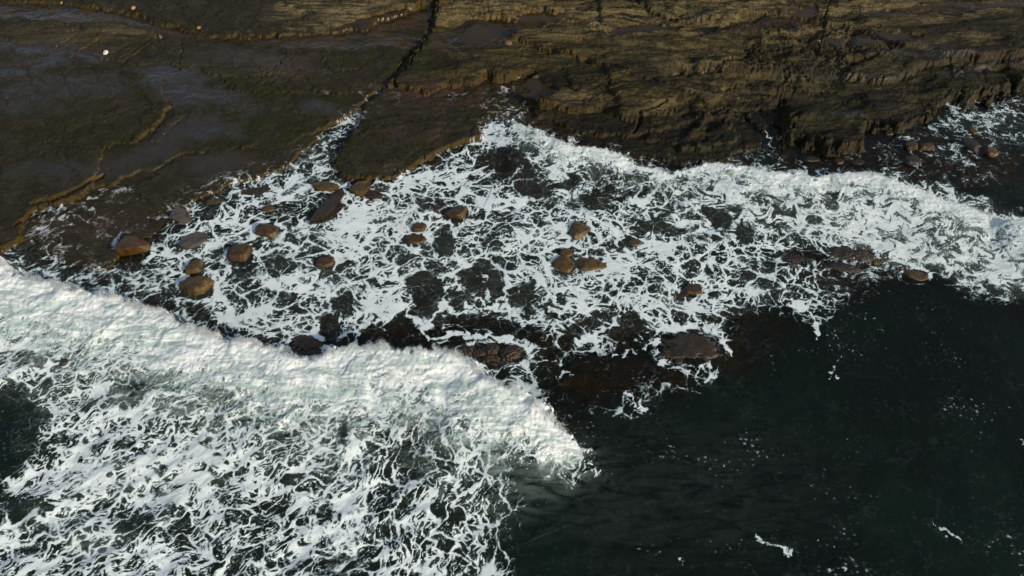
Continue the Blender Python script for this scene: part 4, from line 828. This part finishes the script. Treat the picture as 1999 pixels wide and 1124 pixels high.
slab([(345,478),(358,462),(385,450),(405,453),(404,466),(385,478),(362,484)], -.3, .12, M_GREY, 'pale grey sloping slab awash right of the big drum shaped boulder', (0,-.12), 8)
slab([(345,400),(365,412),(372,428),(350,432),(330,424)], -.1, .18, M_GREY, 'reddish grey flat rock at the tip of the left platform', (0,-.05), 9)
# ---- pebbles on the shelf
PB = [(206,102,9,8,(.75,.72,.66),'white rounded pebble lying alone on the upper left shelf'),(372,60,11,6,(.55,.50,.42),'pale flat stone by the brown pool, left of an orange one'),
 (388,54,8,7,(.50,.24,.08),'orange stone beside the brown pool'),(495,67,13,6,(.38,.26,.12),'tan stone lying in the brown pool'),(260,15,9,5,(.42,.24,.10),'tan pebble near the top beside the dark pool'),
 (122,5,10,5,(.40,.27,.10),'yellowish stone at the top left edge'),(161,9,7,4,(.42,.30,.14),'small tan pebble right of the yellowish stone at the top'),(313,71,11,6,(.12,.10,.07),'grey flat stone at the tip of the cracked ledge'),(715,54,5,4,(.5,.42,.3),'tiny pale pebble in the brown pool near the dark crack'),
 (632,180,22,9,(.07,.06,.035),'flat brown stone lying on the shelf left of the foam channel'),(992,84,16,9,(.16,.09,.06),'reddish knob of rock below the olive pool')]
for i, (bx_, by_, w_, h_, c, lb) in enumerate(PB):
    X0, Y0 = at(bx_, by_, .6); z = height_at(float(X0), float(Y0), T)
    rock('pebble', bx_, by_, w_, h_, .3*i, simple('pebble_stone', c), lb, 'stone', 'loose stones on the shelf', seed=400+i, z=z+.03, tall=.6, sub=3, fine=.03)
# ================================================================== spray thrown up along the crests
def spray(name, C, H, n, spread, up, size, label, seed, amp):
    rs = np.random.RandomState(seed)
    P = np.array([at(p[0], p[1], h*.9) for p, h in zip(C, H)]).reshape(-1, 2)
    L = np.concatenate([[0], np.cumsum(np.hypot(*np.diff(P, axis=0).T))])
    t = rs.rand(n)*L[-1]
    tuft = fbm(t*.9, t*0+3., 4, 600+seed, .7)
    keep = rs.rand(n) < np.clip((.45+amp*tuft)*np.clip(np.interp(t, L, H)*1.6-.45, 0, 1), 0, 1); t = t[keep]; tuft = tuft[keep]
    x = np.interp(t, L, P[:,0]); y = np.interp(t, L, P[:,1]); h = np.interp(t, L, H)
    dx = np.interp(t+.2, L, P[:,0])-np.interp(t-.2, L, P[:,0]); dy = np.interp(t+.2, L, P[:,1])-np.interp(t-.2, L, P[:,1]); l = np.hypot(dx, dy)+1e-6
    nx, ny = -dy/l, dx/l
    off = rs.randn(len(t))*spread; reach = np.abs(rs.randn(len(t)))*up*(.25+np.clip(tuft+.25, 0, 1.2)**1.6*2.6)*np.clip(h, .25, 1.2)
    k = rs.rand(len(t))
    x = x + nx*(off*.6 + reach*.45) + rs.randn(len(t))*.05; y = y + ny*(off*.6 + reach*.45); 
    gi = np.clip(np.searchsorted(gy, y)-1, 0, len(gy)-1); gj = np.clip(np.searchsorted(gx, x)-1, 0, len(gx)-1)
    z = np.maximum(h*.8*np.exp(-np.clip(off+reach*.45, 0, 9)/.7), Wz[gi, gj]) + reach*k
    s = size*(.35+rs.rand(len(t))**3*1.6)
    base = np.array([(1,0,0),(-1,0,0),(0,1,0),(0,-1,0),(0,0,1),(0,0,-1)], float)
    fc = np.array([(0,2,4),(2,1,4),(1,3,4),(3,0,4),(2,0,5),(1,2,5),(3,1,5),(0,3,5)])
    co = (np.stack([x, y, z], -1)[:,None,:] + base[None]*s[:,None,None]).reshape(-1, 3)
    f = (fc[None] + 6*np.arange(len(t))[:,None,None]).reshape(-1, 3)
    me = bpy.data.meshes.new(name); me.vertices.add(len(co)); me.vertices.foreach_set('co', co.astype(np.float32).ravel())
    me.loops.add(len(f)*3); me.loops.foreach_set('vertex_index', f.astype(np.int32).ravel()); me.polygons.add(len(f)); me.polygons.foreach_set('loop_start', np.arange(0, len(f)*3, 3, dtype=np.int32))
    me.polygons.foreach_set('use_smooth', np.ones(len(f), bool)); me.update(calc_edges=True); me.materials.append(M_SPRAY)
    o = bpy.data.objects.new(name, me); COL.objects.link(o); return tag(o, label, 'spray', kind='stuff')
spray('sea_spray', CREST1, C1H, 260000, .22, .15, .0085, 'fine white spray flung forward from the edge of the big breaking wave', 1, 1.2)
spray('sea_spray', CREST2, C2H, 130000, .14, .12, .009, 'fine white spray along the long thin wave crest by the shelf', 2, 1.4)
